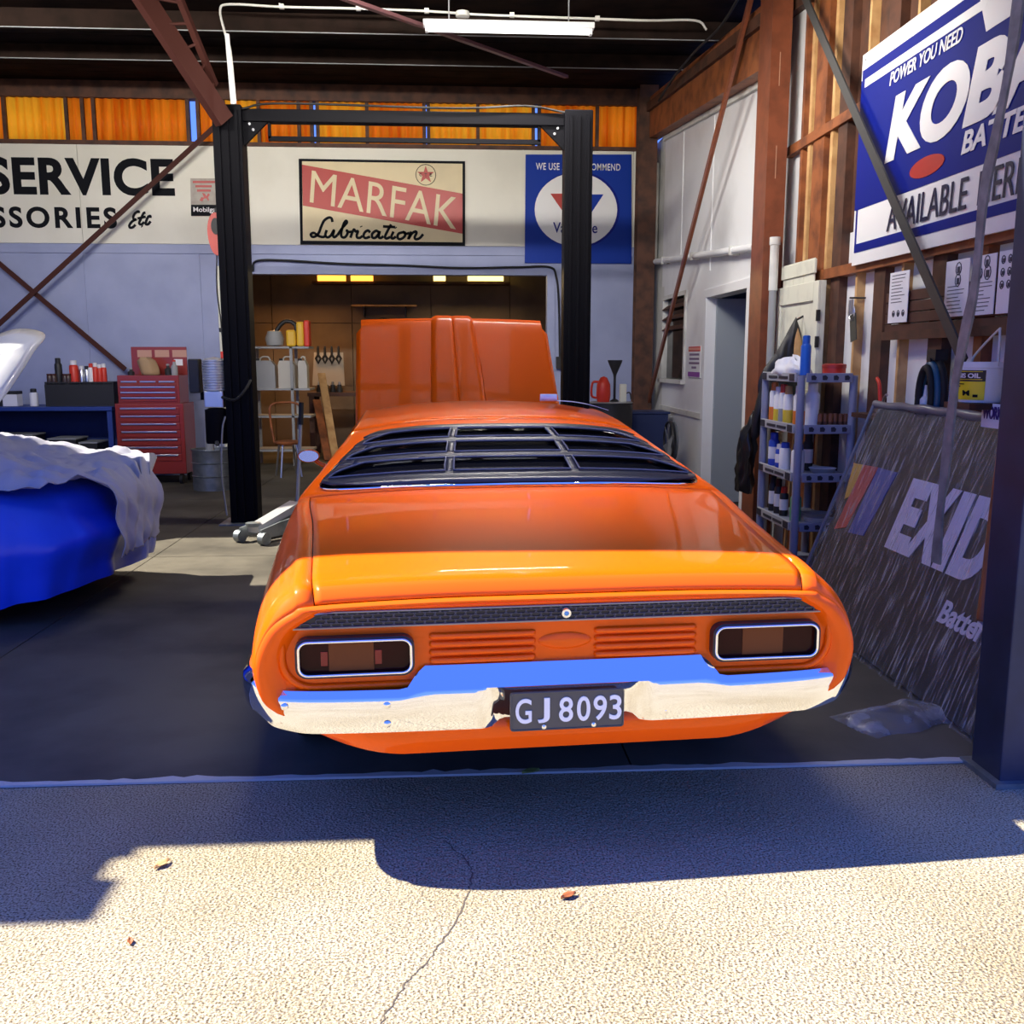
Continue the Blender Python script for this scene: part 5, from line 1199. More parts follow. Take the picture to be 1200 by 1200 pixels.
# ================================================================== right hand side
def sign_right():
    S = Plane('battery_sign', 'large blue and white POWER YOU NEED battery sign on the right wall', 'sign', (XR - .06, 6, 2.2), **RIGHT)
    xl = S.q(998, 310)[0]; zb = S.q(997, 312)[1]; zt = S.q(1009, 67)[1]; xr = xl + 2.75
    def P(p, y0, y1, m, n): S.poly(p, y0, y1, m, n, px=False)
    P([(xl, zb), (xr, zb), (xr, zt), (xl, zt)], 0, .02, M_signw, 'sign_face')
    za, zc = S.q(1005, 285)[1], S.q(1003, 247)[1]                      # white band with AVAILABLE HERE
    z_n = S.q(1007, 98)[1]
    e = .035
    P([(xl + .008, zc), (xr - e, zc), (xr - e, zt - .10), (xl + .55, zt - .10), (xl + .02, zt - .10), (xl + .02, z_n), (xl + .008, z_n)], -.004, 0, M_signb, 'blue_field')
    P([(xl + e, zb + .08), (xr - e, zb + .08), (xr - e, za - .005), (xl + .055, za - .005), (xl + .055, zc), (xl + e, zc)], -.004, 0, M_signb2 if False else M_signb, 'blue_stripe')
    P([(xl + .07, zt - .215), (xl + .07, zt - .165), (xl + 1.52, zt - .165), (xl + 1.49, zt - .215)], -.007, -.003, M_signw, 'white_bar')
    t0, t1, t2 = S.q(1146, 8), S.q(1157, 37), S.q(1199, 17)
    P([(t0[0], zt - .09), (t1[0], t1[1]), (xr - .1, t1[1] + .02), (xr - .1, zt - .09)], -.0065, -.003, M_signw, 'white_flash')
    k0, k1 = S.q(1038, 193), S.q(1176, 80); h = S.q(1053, 111)[1] - k0[1]; wd = (k1[0] - k0[0])
    letters('KOBA', k0[0], k0[0] + wd * 1.36, k0[1], k0[1] + h, -.008, M_signw, S.e, bold=.05, shear=.22)
    a, b = S.q(1128, 182), S.q(1128, 164); letters('BATTERIES', a[0], a[0] + .92, a[1], a[1] + .115, -.008, M_signw, S.e, bold=.03, shear=.2)
    a, b = S.q(1044, 101), S.q(1129, 57); letters('POWER YOU NEED', a[0], b[0], a[1], a[1] + .075, -.008, M_signw, S.e, bold=.015, shear=.2)
    a, b = S.q(1040, 272), S.q(1134, 245); hh = S.q(1041, 240)[1] - a[1]
    M_nv = mat('navy_ink', (.012, .012, .05), .4); letters('AVAILABLE', a[0], b[0], a[1], a[1] + hh, -.008, M_nv, S.e, shear=.08); w2 = b[0] - a[0]
    letters('HERE', b[0] + w2 * .11, b[0] + w2 * .56, a[1], a[1] + hh, -.008, M_nv, S.e, shear=.08)
    c = S.q(1087, 195); MB().prism(circle(c[0], c[1], .20, 28, .055), -.008, -.003).build('red_oval', M_signr, S.e, fixn=True)
    for x in (xl + .05, xl + 1.2): MB().cyl((x, -.006, zt - .04), (x, 0, zt - .04), .008).build('screw', M_steel, S.e)
    # notice board with papers
    N = Plane('notice_board', 'dark timber panel below the blue sign carrying papers', 'board', (XR - .03, 5, 2), **RIGHT)
    a, b = N.q(1036, 393), N.q(1240, 300); zt2 = zb - .01
    for k in range(4):
        z0 = a[1] + (zt2 - a[1]) * k / 4; MB().box(a[0], b[0], 0, .025, z0 + .003, z0 + (zt2 - a[1]) / 4 - .003, .002).build('plank', mat('board_timber', (.085, .03, .02), .6, n=(6., (.05, .02, .014), .4, .7)), N.e)
    MB().box(a[0] - .02, b[0], -.01, .025, a[1] - .03, a[1] + .02).build('bottom_rail', M_timd, N.e)
    lab = ['single page pinned left on the dark panel, drawing at its foot', 'page with two small round drawings pinned under the strap brace', 'page with sketched hands pinned third along the dark panel', 'page with a grid of small drawings pinned rightmost']
    for i, (p, q) in enumerate((((1040, 379), (1062, 313)), ((1105, 372), (1132, 298)), ((1137, 370), (1163, 292)), ((1166, 368), (1194, 286)))):
        T = Plane('paper_notice', lab[i], 'notice', (XR - .046, 5, 2), group='papers on the dark panel', **RIGHT)
        x0, z0 = T.q(*p); x1, z1 = T.q(q[0], p[1])[0], T.q(p[0], q[1] + (8 if i == 0 else 10))[1]
        MB().box(x0, x1, 0, .004, z0, z1).build('page', M_paper, T.e)
        w_, h_ = x1 - x0, z1 - z0; b_ = MB(); rng = random.Random(i)
        rows = range(14)
        for r_ in rows:
            zz = z1 - h_ * (.06 + r_ * .066)
            if i in (0,) and r_ > 8: continue
            if i in (1, 2) and r_ < 6: continue
            if i == 3: continue
            b_.box(x0 + w_ * .12, x0 + w_ * rng.uniform(.5, .9), -.0015, 0, zz - .004, zz)
        def blob(cx, cz, r): b_.tube([(x0 + w_ * cx + r * math.cos(t), -.001, z1 - h_ * cz + r * 1.2 * math.sin(t)) for t in lin(0, 5.6, 9)], .003, 4, closed=True); b_.box(x0 + w_ * cx - r * .5, x0 + w_ * cx + r * .5, -.0015, 0, z1 - h_ * cz - r * .8, z1 - h_ * cz + r * .4)
        if i == 0: [blob(.3 + .25 * k, .82, .015) for k in range(3)]
        if i == 1: blob(.55, .16, .028), blob(.55, .36, .028)
        if i == 2: blob(.6, .12, .025), blob(.3, .3, .025), blob(.65, .3, .03)
        if i == 3: [blob(.2 + .28 * k, .14 + .2 * j, .016) for k in range(3) for j in range(3)]
        b_.build('print', M_ink, T.e)
    # warning sign on the white wall by the door
    Wn = Plane('safety_sign', 'small red and purple safety notice on the white wall by the door', 'sign', (XR - .012, 10.6, 1.6), **RIGHT)
    x0, z0 = Wn.q(806, 442); x1 = Wn.q(820, 442)[0]; z1 = Wn.q(813, 405)[1]
    MB().box(x0, x1, 0, .008, z0, z1).build('plate', M_signw, Wn.e); h_ = z1 - z0
    MB().box(x0 + .008, x1 - .008, -.003, 0, z1 - h_ * .18, z1 - .01).build('red_header', M_bright_red, Wn.e); MB().box(x0 + .008, x1 - .008, -.003, 0, z0 + .01, z0 + h_ * .18).build('purple_footer', mat('sign_purple', (.25, .05, .35), .5), Wn.e)
    MB().box(x0 + .02, x1 - .02, -.005, -.003, z1 - h_ * .14, z1 - h_ * .07).build('worn_print', mat('pale_red', (.8, .35, .25), .5), Wn.e)
    for k, f in enumerate((.85, .85, .9, .4)):
        w_ = (x1 - x0 - .03) * f; xm = (x0 + x1) / 2; MB().box(xm - w_ / 2, xm + w_ / 2, -.002, 0, z1 - h_ * (.31 + .135 * k), z1 - h_ * (.245 + .135 * k)).build('worn_print', mat('sign_violet_ink', (.20, .13, .24), .5), Wn.e)
sign_right()

def plastic_shelf():
    X0, X1, Y0, Y1 = 2.29, 2.645, 6.25, 6.98
    M_p = mat('shelf_plastic', (.27, .29, .40), .5); M_pd = mat('decal_dark', (.03, .03, .05), .5); M_pl = mat('decal_pale', (.45, .46, .48), .5)
    t = emp('plastic_shelf', 'grey plastic five tier shelf crowded with bottles by the right wall', 'shelf', (0, 0, 0))
    zs = [.13, .47, .805, 1.13, 1.47]
    for x in (X0, X1):
        for y in (Y0, Y1): MB().lathe([(.03, .008), (.028, .1), (.026, zs[4] - .01), (.026, zs[4])], (x, y, 0), 12).build('upright', M_p, t, smooth=40)
    for z in zs:
        sh = MB().box(X0 - .02, X1 + .02, Y0 - .02, Y1 + .02, z - .015, z, .004).build('shelf_tray', M_p, t)
        MB().box(X0 + .025, X1 - .02, Y0 - .032, Y0 - .016, z - .045, z + .015, .003).build('front_apron', M_p, sh)
        MB().box(X0 - .032, X0 - .016, Y0 + .03, Y1 - .02, z - .045, z + .015, .003).build('side_apron', M_pl, sh)
        Q = Matrix(((0, 1, 0, X0 - .034), (-1, 0, 0, 0), (0, 0, 1, 0), (0, 0, 0, 1)))   # reads from the left side
        for ya, yb in ((Y0 + .17, Y0 + .35), (Y0 + .38, Y0 + .56)): MB().box(X0 - .036, X0 - .032, ya, yb, z - .027, z - .008).build('worn_print', M_pd, sh)
        for yy in (Y0 + .09, Y1 - .07): MB().box(X0 - .036, X0 - .032, yy - .045, yy + .045, z - .038, z + .008).build('decal', M_pd, sh)
        for k in range(4):
            x = X0 + .07 + k * .075; MB().prism([(x - .014, z - .03), (x + .014, z - .03), (x + .02, z - .012), (x + .005, z + .002), (x - .016, z - .002)], Y0 - .035, Y0 - .032).build('decal', M_pd, sh, fixn=True)
    W, O, Yw, B, G, K = M_signw, mat('cap_orange', (.75, .20, .03), .4), mat('bottle_yellow', (.75, .55, .05), .35), mat('bottle_blue', (.03, .07, .45), .3), mat('label_green', (.10, .35, .18), .4), M_dk
    # tier 1.13: bottles along the left edge
    it = [(X0 + .05, Y1 - .06, 1.13, .28, .035, W, O, 'white bottle with orange cap and orange base on the upper tier'), (X0 + .05, Y1 - .16, 1.13, .25, .035, Yw, W, 'white bottle with white cap and yellow base on the upper tier'), (X0 + .05, Y1 - .26, 1.13, .27, .033, W, M_bright_red, 'white spray bottle with red cap on the upper tier'),
          (X0 + .05, Y1 - .36, 1.13, .26, .035, Yw, M_timl, 'white bottle with tan cap and yellow base on the upper tier'), (X0 + .06, Y0 + .18, 1.13, .27, .04, W, W, 'white bottle with orange base nearest the front post'), (X0 + .12, Y0 + .10, 1.13, .29, .045, M_paper, W, 'stout white bottle right of the front post'),
          (X0 + .05, Y1 - .10, .805, .24, .04, B, B, 'tall blue can at the rear of the middle tier'), (X0 + .05, Y1 - .24, .805, .17, .035, B, W, 'short blue tin with white lid on the middle tier'), (X0 + .05, Y1 - .34, .805, .19, .04, M_paper, B, 'white tin with blue lid on the middle tier'), (X0 + .06, Y0 + .16, .805, .20, .045, M_paper, B, 'pale blue topped tin nearest the middle tier post'), (X0 + .18, Y0 + .30, .805, .26, .035, K, K, 'black bottle standing back on the middle tier'),
          (X0 + .05, Y1 - .12, .47, .26, .03, K, K, 'tall black bottle at the rear of the lower tier'), (X0 + .05, Y1 - .24, .47, .25, .03, K, M_rod, 'black bottle with maroon cap on the lower tier'), (X0 + .05, Y1 - .36, .47, .21, .03, K, M_bright_red, 'short black bottle with red cap on the lower tier'), (X0 + .06, Y0 + .16, .47, .22, .038, G, K, 'green labelled bottle nearest the lower tier post')]
    for k_, (x, y, z, h, r, mb_, mc, lb) in enumerate(it):
        up_ = k_ < 5
        can('bottle', lb, 'bottle', (x, y, z + .001), r, h, W if up_ else mb_, mc, band=(O, Yw, M_grey, Yw, O)[k_] if up_ else (M_paper if mb_ in (B, K) else None), group='bottles on the plastic shelf', bz=(.01, .36) if up_ else (.2, .57))
    can('spray_can', 'bright blue spray can on top of the plastic shelf', 'spray can', (X0 + .04, Y0 + .05, 1.471), .034, .26, mat('can_blue', (.02, .12, .55), .3), mat('can_blue', (.02, .12, .55), .3))
    # row of brown cartridges
    for k in range(6):
        o = emp('filter_cartridge', ('brown cartridge nearest the shelf post', 'second brown cartridge from the shelf post', 'third brown cartridge from the shelf post', 'fourth brown cartridge from the shelf post', 'fifth brown cartridge from the shelf post', 'brown cartridge nearest the wall')[k] + ' on the upper tier', 'cartridge', (X0 + .155 + k * .035, Y0 + .04 + .005 * (k % 2), 1.131), group='brown cartridges on the shelf')
        MB().lathe([(0, 0), (.016, 0), (.016, .075), (.013, .085), (0, .085)], (0, 0, 0), 10).build('body', mat('cartridge_brown', (.22, .075, .03), .5), o, smooth=40); MB().lathe([(.0165, .01), (.0175, .012), (.0175, .03), (.0165, .032)], (0, 0, 0), 10).build('band', M_timd, o, smooth=40)
    o = emp('lidded_tin', 'round red lidded tin on the top tier near the wall', 'tin', (X1 - .09, Y0 + .12, 1.471)); MB().lathe([(0, 0), (.075, 0), (.075, .05)], (0, 0, 0), 20).build('tin', M_bright_red, o, smooth=40); MB().lathe([(.079, .045), (.079, .07), (.06, .075), (0, .075)], (0, 0, 0), 20).build('lid', M_signr, o, smooth=40)
    o = emp('rag_heap', 'white crumpled rags on the top tier of the plastic shelf', 'rag', (X0 + .06, Y0 + .36, 1.471))
    def rg(u, v):
        an = u * 6.283; r = math.sin(v * 1.57); n_ = noise.noise(Vector((math.cos(an) * 2, math.sin(an) * 2, v * 3)))
        return Vector(((.10 + .04 * n_) * r * math.cos(an), (.24 + .08 * n_) * r * math.sin(an), max(.001, (.11 + .05 * n_) * math.cos(v * 1.57))))
    MB().grid(rg, 32, 14, closeu=True).build('cloth', M_paper, o, smooth=50)
    o = emp('shallow_dish', 'shallow pale dish on the middle tier near the wall', 'dish', (X0 + .22, Y0 + .12, .806)); MB().lathe([(0, 0), (.07, 0), (.09, .035), (.085, .035), (.066, .006), (0, .006)], (0, 0, 0), 20).build('bowl', M_grey, o, smooth=40); MB().lathe([(.088, .034), (.093, .036), (.088, .038)], (0, 0, 0), 20).build('rim', M_paper, o, smooth=40)
    o = emp('shallow_dish', 'stack of pale dishes on the lower tier near the wall', 'dish', (X0 + .20, Y0 + .12, .471)); MB().lathe([(0, 0), (.08, 0), (.10, .03), (0, .03)], (0, 0, 0), 20).build('bowl', M_offw, o, smooth=40); MB().lathe([(.0, .03), (.07, .03), (.10, .06), (0, .05)], (0, 0, 0), 20).build('upper_bowl', M_grey, o, smooth=40)
    # broom handles behind
    for i, (px, m) in enumerate(((960, M_timl), (972, M_galv))):
        p = onY(px, 520, 7.1); o = emp('broom' if i == 0 else 'steel_rod', ('timber broom standing behind the plastic shelf', 'thin steel rod standing behind the plastic shelf')[i], 'broom' if i == 0 else 'rod', (0, 0, 0))
        p.x = 2.56 + .06 * i; MB().cyl((p.x - .02, 7.12, .1), (p.x + .03, 7.14, 1.25), .013).build('handle', m, o, smooth=40); MB().box(p.x - (.14 if i == 0 else .03), p.x + .02, 7.08, 7.16, .008, .12, .01).build('head', M_dk, o)
plastic_shelf()

def board():
    z0, z1 = .03, 1.29; xb, xt = 2.13, 2.60
    ez = Vector((xt - xb, 0, z1 - z0)).normalized(); H = math.hypot(xt - xb, z1 - z0)
    B = Plane('battery_board', 'large dark EXIDE battery display board wrapped in clear film, leaning', 'display board', (xb, 5.75, z0), ex=(0, -1, 0), ez=ez)
    L = 2.10
    M_bd = mat('board_charcoal', (.022, .022, .025), .5, n=(2., (.04, .038, .04), .4, .7))
    MB().box(0, L, 0, .05, 0, H, .006).build('panel', M_bd, B.e)
    wl = mat('board_lilac', (.62, .60, .74), .5)
    a, b, c = B.q(1037, 641), B.q(1058, 557), B.q(1171, 600)
    wE = (c[0] - a[0])
    hE = b[1] - a[1]
    for ch, f0, f1 in (('E', .0, .27), ('X', .235, .60), ('I', .61, .74), ('D', .77, 1.10), ('E', 1.14, 1.40)):
        letters(ch, a[0] + wE * f0, a[0] + wE * f1, a[1], a[1] + hE, -.004 - .001 * (ch == 'X'), wl, B.e, bold=.055 if ch != 'I' else .0)
    for pts, m, n in (([(1001, 543), (1013, 545), (996, 582), (990, 585)], mat('stripe_yellow', (.60, .36, .06), .5), 'yellow_stripe'), ([(1013, 545), (1030, 548), (992, 618), (978, 620)], mat('stripe_red', (.50, .07, .06), .5), 'red_stripe'), ([(1030, 548), (1052, 554), (1012, 628), (994, 624)], mat('stripe_blue', (.06, .09, .36), .5), 'blue_stripe')):
        B.poly(pts, -.004, 0, m, n)
    a, b = B.q(1098, 728), B.q(1100, 698); e = B.q(1166, 752)
    letters('Batteries', a[0], a[0] + (e[0] - a[0]) * 1.18, a[1] + .0, a[1] + (b[1] - a[1]), -.004, wl, B.e, bold=.03, shear=.1)
    # clear film, crinkled
    film = clear_mat('crinkled_film', (.72, .73, .80), .06, .2, 6., (9., 1., .9), gain=9., lo=.50, hi=.70)
    def fl(u, v):
        x = -.04 + (L + .08) * u; z = -.02 + (H + .05) * v
        y = -.018 - .012 * abs(noise.noise(Vector((x * 14, z * 2.2, 0)))) - .02 * abs(noise.noise(Vector((x * 4, z * 1.5, 5)))) * (1 - v)
        if v > .97: y += .03
        return Vector((x, y, z))
    MB().grid(fl, 150, 50).build('clear_film', film, B.e, smooth=60)
    rl = [(x, -.005 + .02 * noise.noise(Vector((x * 3, 0, 0))), H + .01 + .012 * noise.noise(Vector((x * 5, 2, 0)))) for x in lin(-.04, L, 50)]
    MB().tube(rl, [.024 + .010 * noise.noise(Vector((x * 6, 1, 1))) for x, _, _ in rl], 10).build('film_roll', mat('film_grey', (.20, .20, .22), .3), B.e, smooth=60)
    MB().tube([(-.03, -.02, H * v) for v in lin(0, 1, 20)], .012, 6).build('film_edge', mat('film_grey', (.20, .20, .22), .3), B.e, smooth=60)
    # film bunched on the floor
    g = onZ(1105, 852); o = emp('film_heap', 'crumpled clear plastic film on the floor below the display board', 'plastic film', (g.x - .13, g.y + .08, .009), .35)
    def hp(u, v):
        x = -.30 + .60 * u; y = -.12 + .26 * v
        ed = math.sin(math.pi * u) * math.sin(math.pi * v)
        return Vector((x + .03 * noise.noise(Vector((y * 9, x * 5, 2))), y + .04 * noise.noise(Vector((x * 7, y * 3, 0))), .003 + ed ** .6 * (.045 + .05 * abs(noise.noise(Vector((x * 9, y * 11, 1)))))))
    MB().grid(hp, 60, 30).build('film', clear_mat('floor_film', (.30, .30, .34), .35, .2, 9.), o, smooth=60)
    # brown handled tool against the post
    p, q = onX(1168, 590, 2.22), onX(1152, 728, 2.10)
    o = emp('digging_handle', 'brown timber handle with white tip hanging beside the navy post', 'handle', (0, 0, 0)); MB().tube(smooth_line([p + Vector((.03, 0, 1.2)), p + Vector((.03, 0, .6)), p, p.lerp(q, .6), q], 6), .026, 8).build('shaft', M_tim, o, smooth=50)
    MB().beam(q + Vector((0, .02, -.012)), q + Vector((0, -.05, -.03)), .025, .02).build('tip', M_signw, o)
board()

def right_misc():
    # bucket on the film roll side: stands on a small shelf above the board
    X = 2.50; a, b = onX(1127, 469, X), onX(1185, 420, X)
    yc = (a.y + b.y) / 2; r = .115; z0 = a.z; z1 = onX(1150, 424, X).z; h = z1 - z0
    sh = emp('wall_bracket', 'small dark timber shelf behind the leaning board under the white pail', 'shelf', (0, 0, 0)); MB().box(2.36, XR, yc - .13, yc + .10, z0 - .03, z0 - .002).build('board', M_timd, sh)
    for dy in (-.1, .07): MB().box(2.66, XR - .0, yc + dy - .02, yc + dy + .02, z0 - .22, z0 - .03).build('bracket', M_timd, sh)
    t = emp('oil_pail', 'white plastic oil pail with yellow label and wire handle', 'pail', (2.49, yc, z0))
    rot = math.atan2(-2.49, -yc)  # facing the camera side
    bo = MB().lathe([(0, 0), (r * .86, 0), (r * .88, .01), (r, h - .03), (r * 1.03, h - .028), (r * 1.04, h), (r * .98, h), (r * .97, h - .03), (r * .84, .015), (0, .015)], (0, 0, 0), 32).build('tub', M_signw, t, smooth=40)
    def curved(a0, a1, f0, f1, m, nm, off=.002, n=10):
        def fn(u, v): an = R(a0 + (a1 - a0) * u); f = f0 + (f1 - f0) * v; rr = r * (.88 + .12 * f) + off; return Vector((rr * math.cos(an), rr * math.sin(an), f * (h - .03)))
        return MB().grid(fn, n, 3).build(nm, m, bo, smooth=60)
    ca = math.degrees(math.atan2(0 - yc, 0 - 2.49))
    curved(ca - 75, ca + 5, .08, .62, mat('label_yellow', (.80, .66, .02), .4), 'yellow_label'); curved(ca - 75, ca + 5, .62, .95, M_dk, 'black_label')
    def wrap(s, a0, a1, f0, f1, m, bold=.03):
        o = letters(s, 0, 1, 0, 1, 0, m, bo, bold=bold, d=.001)
        for v in o.data.vertices:
            an = R(a0 + (a1 - a0) * v.co.x); f = f0 + (f1 - f0) * v.co.z; rr = r * (.88 + .12 * f) + .004; v.co = (rr * math.cos(an), rr * math.sin(an), f * (h - .03))
    wrap('GIS OIL', ca - 66, ca - 6, .72, .86, M_signw); wrap('M', ca - 50, ca - 30, .20, .36, M_letter); curved(ca - 72, ca - 45, .53, .56, M_letter, 'small_print', .004); curved(ca - 72, ca - 58, .46, .49, M_letter, 'small_print', .004); curved(ca - 22, ca - 10, .16, .24, M_letter, 'recycling_mark', .004)
    curved(ca - 68, ca - 2, .67, .69, mat('label_yellow', (.80, .66, .02), .4), 'label_line', .004); curved(ca - 68, ca - 2, .90, .92, mat('label_yellow', (.80, .66, .02), .4), 'label_line', .004)
    MB().tube(smooth_line([(0, r, h - .02), (.0, r * .8, h + .03), (0, -r * .75, h + .14), (0, -r * .95, h + .13), (0, -r, h - .02)], 6), .006, 6).build('handle', M_offw, t, smooth=60)
    # WORKS card under the pail
    K = Plane('works_card', 'white card reading WORKS below the oil pail', 'sign', (2.47, 4.5, 1.3), **RIGHT)
    x0, z0k = K.q(1150, 490); x1 = x0 + .20; zt = K.q(1150, 472)[1]
    MB().box(x0, x1, 0, .006, z0k - .04, zt).build('card', M_paper, K.e); letters('WORKS', x0 + .012, x1 - .012, z0k + .0, zt - .012, -.002, mat('violet_ink', (.04, .02, .16), .5), K.e, bold=.03)
    # coiled hose
    c = onX(1098, 465, 2.68); o = emp('coiled_hose', 'coiled black and teal hose hanging behind the display board', 'hose', (c.x, c.y, c.z))
    for k, m in enumerate((M_rub, mat('teal_rubber', (.02, .09, .16), .4), M_rub)):
        MB().tube([(-.02 - .025 * k, (.115 - .02 * k) * math.cos(t), (.20 - .02 * k) * math.sin(t)) for t in lin(0, 6.0, 28)], .020, 8, closed=True).build('hose_loop', m, o, smooth=60)
    MB().cyl((-.06, 0, .20), (.02, 0, .20), .014).build('hook', M_dk, o)
    MB().box(-.05, .02, -.05, .05, .20, .26).build('hose_clip', M_dk, o)
    p = onX(1076, 468, 2.60); o = emp('sealant_tube', 'white nozzle bottle standing on the wall rail beside the hose', 'bottle', (2.64, p.y, p.z - .12))
    MB().lathe([(0, 0), (.03, 0), (.03, .12), (.012, .14)], (0, 0, 0), 12).build('body', M_signw, o, smooth=40); MB().lathe([(.012, .14), (.006, .2), (0, .2)], (0, 0, 0), 10).build('nozzle', M_signw, o, smooth=40)
    o2 = emp('wall_rail', 'timber rail along the studs behind the leaning board', 'rail', (0, 0, 0)); MB().box(2.60, XR, p.y - .12, p.y + .9, p.z - .15, p.z - .122).build('rail', M_timd, o2)
    p = onX(1030, 468, 2.62); o = emp('pruning_tool', 'small tool with curved red handle above the display board', 'hand tool', (2.64, p.y, p.z - .05))
    MB().tube(smooth_line([(0, .0, 0), (0, .03, .06), (0, .05, .14), (0, .09, .18)], 5), [.012] * 15 + [.010], 8).build('handle', M_bright_red, o, smooth=50); MB().tube(smooth_line([(0, 0, .0), (0, -.03, .06), (0, -.06, .08)], 5), .009, 8).build('second_handle', M_steel, o, smooth=50)
    MB().box(-.02, .09, -.05, .05, -.03, 0).build('holder', M_timd, o)
    # key tags on the stud
    p = onX(1000, 365, XR - .02); o = emp('key_board', 'key tags hanging from a hook on the wall stud', 'keys', p)
    MB().box(-.008, .0, -.045, .045, -.20, -.02).build('tag', mat('tag_dark', (.06, .06, .05), .5), o).rotation_euler[0] = R(-12); MB().tube([(-.01, .04 * math.cos(t), -.01 + .05 * math.sin(t)) for t in lin(0, 5.8, 14)], .006, 6, closed=True).build('ring', M_steel, o)
    for k in range(3): MB().box(-.02, -.012, -.03 + .025 * k, -.01 + .025 * k, -.02, .08, .002).build('key', M_steel, o)
    MB().cyl((-.03, 0, .09), (.12, 0, .09), .006).build('hook', M_dk, o)
    # cream cupboard door against the studs
    Cd = Plane('cupboard_door', 'cream panelled cupboard door standing against the studs', 'cupboard door', (XR - .07, 7.6, 1.2), **RIGHT)
    x0, x1 = Cd.q(910, 400)[0], Cd.q(959, 400)[0]; z1 = Cd.q(935, 334)[1]; z0 = .008
    MB().box(x0, x1, 0, .04, z0, z1, .003).build('slab', M_creamdoor, Cd.e)
    for a, b, c, d in ((x0, x0 + .10, z0, z1), (x1 - .10, x1, z0, z1), (x0 + .1, x1 - .1, z1 - .14, z1), (x0 + .1, x1 - .1, z0, z0 + .14), (x0 + .1, x1 - .1, 1.0, 1.1)): MB().box(a, b, -.018, 0, c, d, .003).build('stile', M_creamdoor, Cd.e)
    for k in range(3): MB().box(x0 + .12 + k * (x1 - x0 - .24) / 3, x0 + .115 + (k + 1) * (x1 - x0 - .24) / 3, -.006, 0, 1.11, z1 - .15).build('board', M_creamdoor, Cd.e)
    for z in (z1 - .25, .5): MB().box(x1 - .012, x1 + .012, -.024, 0, z - .04, z + .04).build('hinge', M_dk, Cd.e)
    # jackets
    def jacket(name, label, px, py0, py1, X, w, m, accent=None):
        a, b = onX(px, py0, X), onX(px, py1, X); o = emp(name, label, 'jacket', (X, a.y, a.z)); h = a.z - b.z
        def fn(u, v):
            an = u * 6.283; ww = w * (.10 + .9 * min(1, v * 1.9) ** .8) * (1 + .18 * math.sin(an * 5 + v * 3)); n_ = noise.noise(Vector((math.cos(an) * 2, math.sin(an) * 2, v * 6)))
            return Vector((-.02 - .10 * max(0, .6 * math.cos(an) + .5) * min(1, v * 3) + .03 * n_, ww * math.sin(an) * .5 + .04 * v, -h * v - .02 * n_))
        MB().grid(fn, 40, 24, closeu=True).build('cloth', m, o, smooth=60)
        MB().cyl((.0, 0, -.01), (.03, 0, .0), .01).build('hook', M_dk, o)
        if accent:
            MB().tube(smooth_line([(-.10, -.05, -h * .10), (-.13, -.09, -h * .4), (-.13, -.11, -h * .60)], 5), .022, 6).build('lining', accent, o, smooth=50)
        return o
    def puffed(px, Y, th, m, parent, nm, sm=4):
        k3 = [tuple(onY(*p, Y)) for p in px]; ring_ = [Vector(p) for p in smooth_line(k3 + [k3[0]], sm)[:-1]]; n = len(ring_); cen = sum(ring_, Vector()) / n; b = MB()
        for sg in (-1, 1):
            vs = []
            for r_ in (1., .85, .65, .4, .2, .03):
                for p in ring_: q = cen + (p - cen) * r_; vs.append(q + Vector((0, sg * th * (1 - r_ ** 2) ** .6 * (1 + .9 * noise.noise(Vector((q.x * 22, sg, q.z * 7)))), 0)))
            b.add(vs, [(k * n + i, k * n + (i + 1) % n, (k + 1) * n + (i + 1) % n, (k + 1) * n + i) for k in range(5) for i in range(n)])
        return b.build(nm, m, parent, smooth=70, weld=True)
    o = emp('jacket', 'black jacket with tan lining hanging from the cream door edge', 'jacket', (0, 0, 0))
    bc = mat('black_cloth', (.014, .014, .017), .45)
    puffed([(933, 371), (925, 385), (910, 412), (895, 432), (888, 452), (892, 478), (900, 500), (915, 505), (930, 495), (938, 450), (940, 400)], 7.24, .05, bc, o, 'body')
    puffed([(935, 384), (931, 400), (930, 425), (935, 432), (940, 405)], 7.185, .012, M_timl, o, 'lining'); puffed([(896, 440), (886, 470), (880, 505), (886, 515), (900, 490), (908, 455)], 7.20, .04, bc, o, 'sleeve')
    q = onY(933, 372, 7.24); MB().cyl((q.x, 7.24, q.z - .02), (XR - .07, 7.26, q.z + .01), .008).build('hook', M_dk, o)
    jacket('overalls', 'dark shiny overalls hanging low beside the brown column', 887, 482, 578, 2.40, .26, mat('black_nylon', (.012, .012, .014), .3))
    p = onX(893, 476, 2.40); o = emp('glove', 'orange and black work glove hanging below the jacket', 'glove', p)
    MB().lathe([(0, -.07), (.03, -.06), (.045, -.01), (.04, .04), (.03, .07), (0, .075)], (0, 0, 0), 14, Matrix.Diagonal((.5, 1, 1, 1))).build('palm', M_bright_red, o, smooth=50)
    for k in range(4): MB().tube([(0, -.03 + .02 * k, -.05), (-.01, -.034 + .022 * k, -.11)], .011, 8).build('finger', M_dk, o, smooth=50)
    MB().tube([(0, .03, -.01), (-.01, .065, -.05)], .012, 8).build('thumb', M_dk, o, smooth=50)
    MB().cyl((0, 0, .06), (.12, .02, .12), .006).build('cord', M_dk, o)
    # pipe along the white wall
    o = emp('wall_pipe', 'white pipe running along the white right wall above the door', 'pipe', (0, 0, 0)); a, b = onX(766, 307, XR - .06), onX(884, 290, XR - .06)
    MB().cyl(a, b, .035, n=12).build('pipe', M_white, o, smooth=40)
    for f in (.15, .5, .85): q = a.lerp(b, f); MB().box(q.x - .04, XR, q.y - .02, q.y + .02, q.z - .042, q.z + .042).build('clip', M_offw, o)
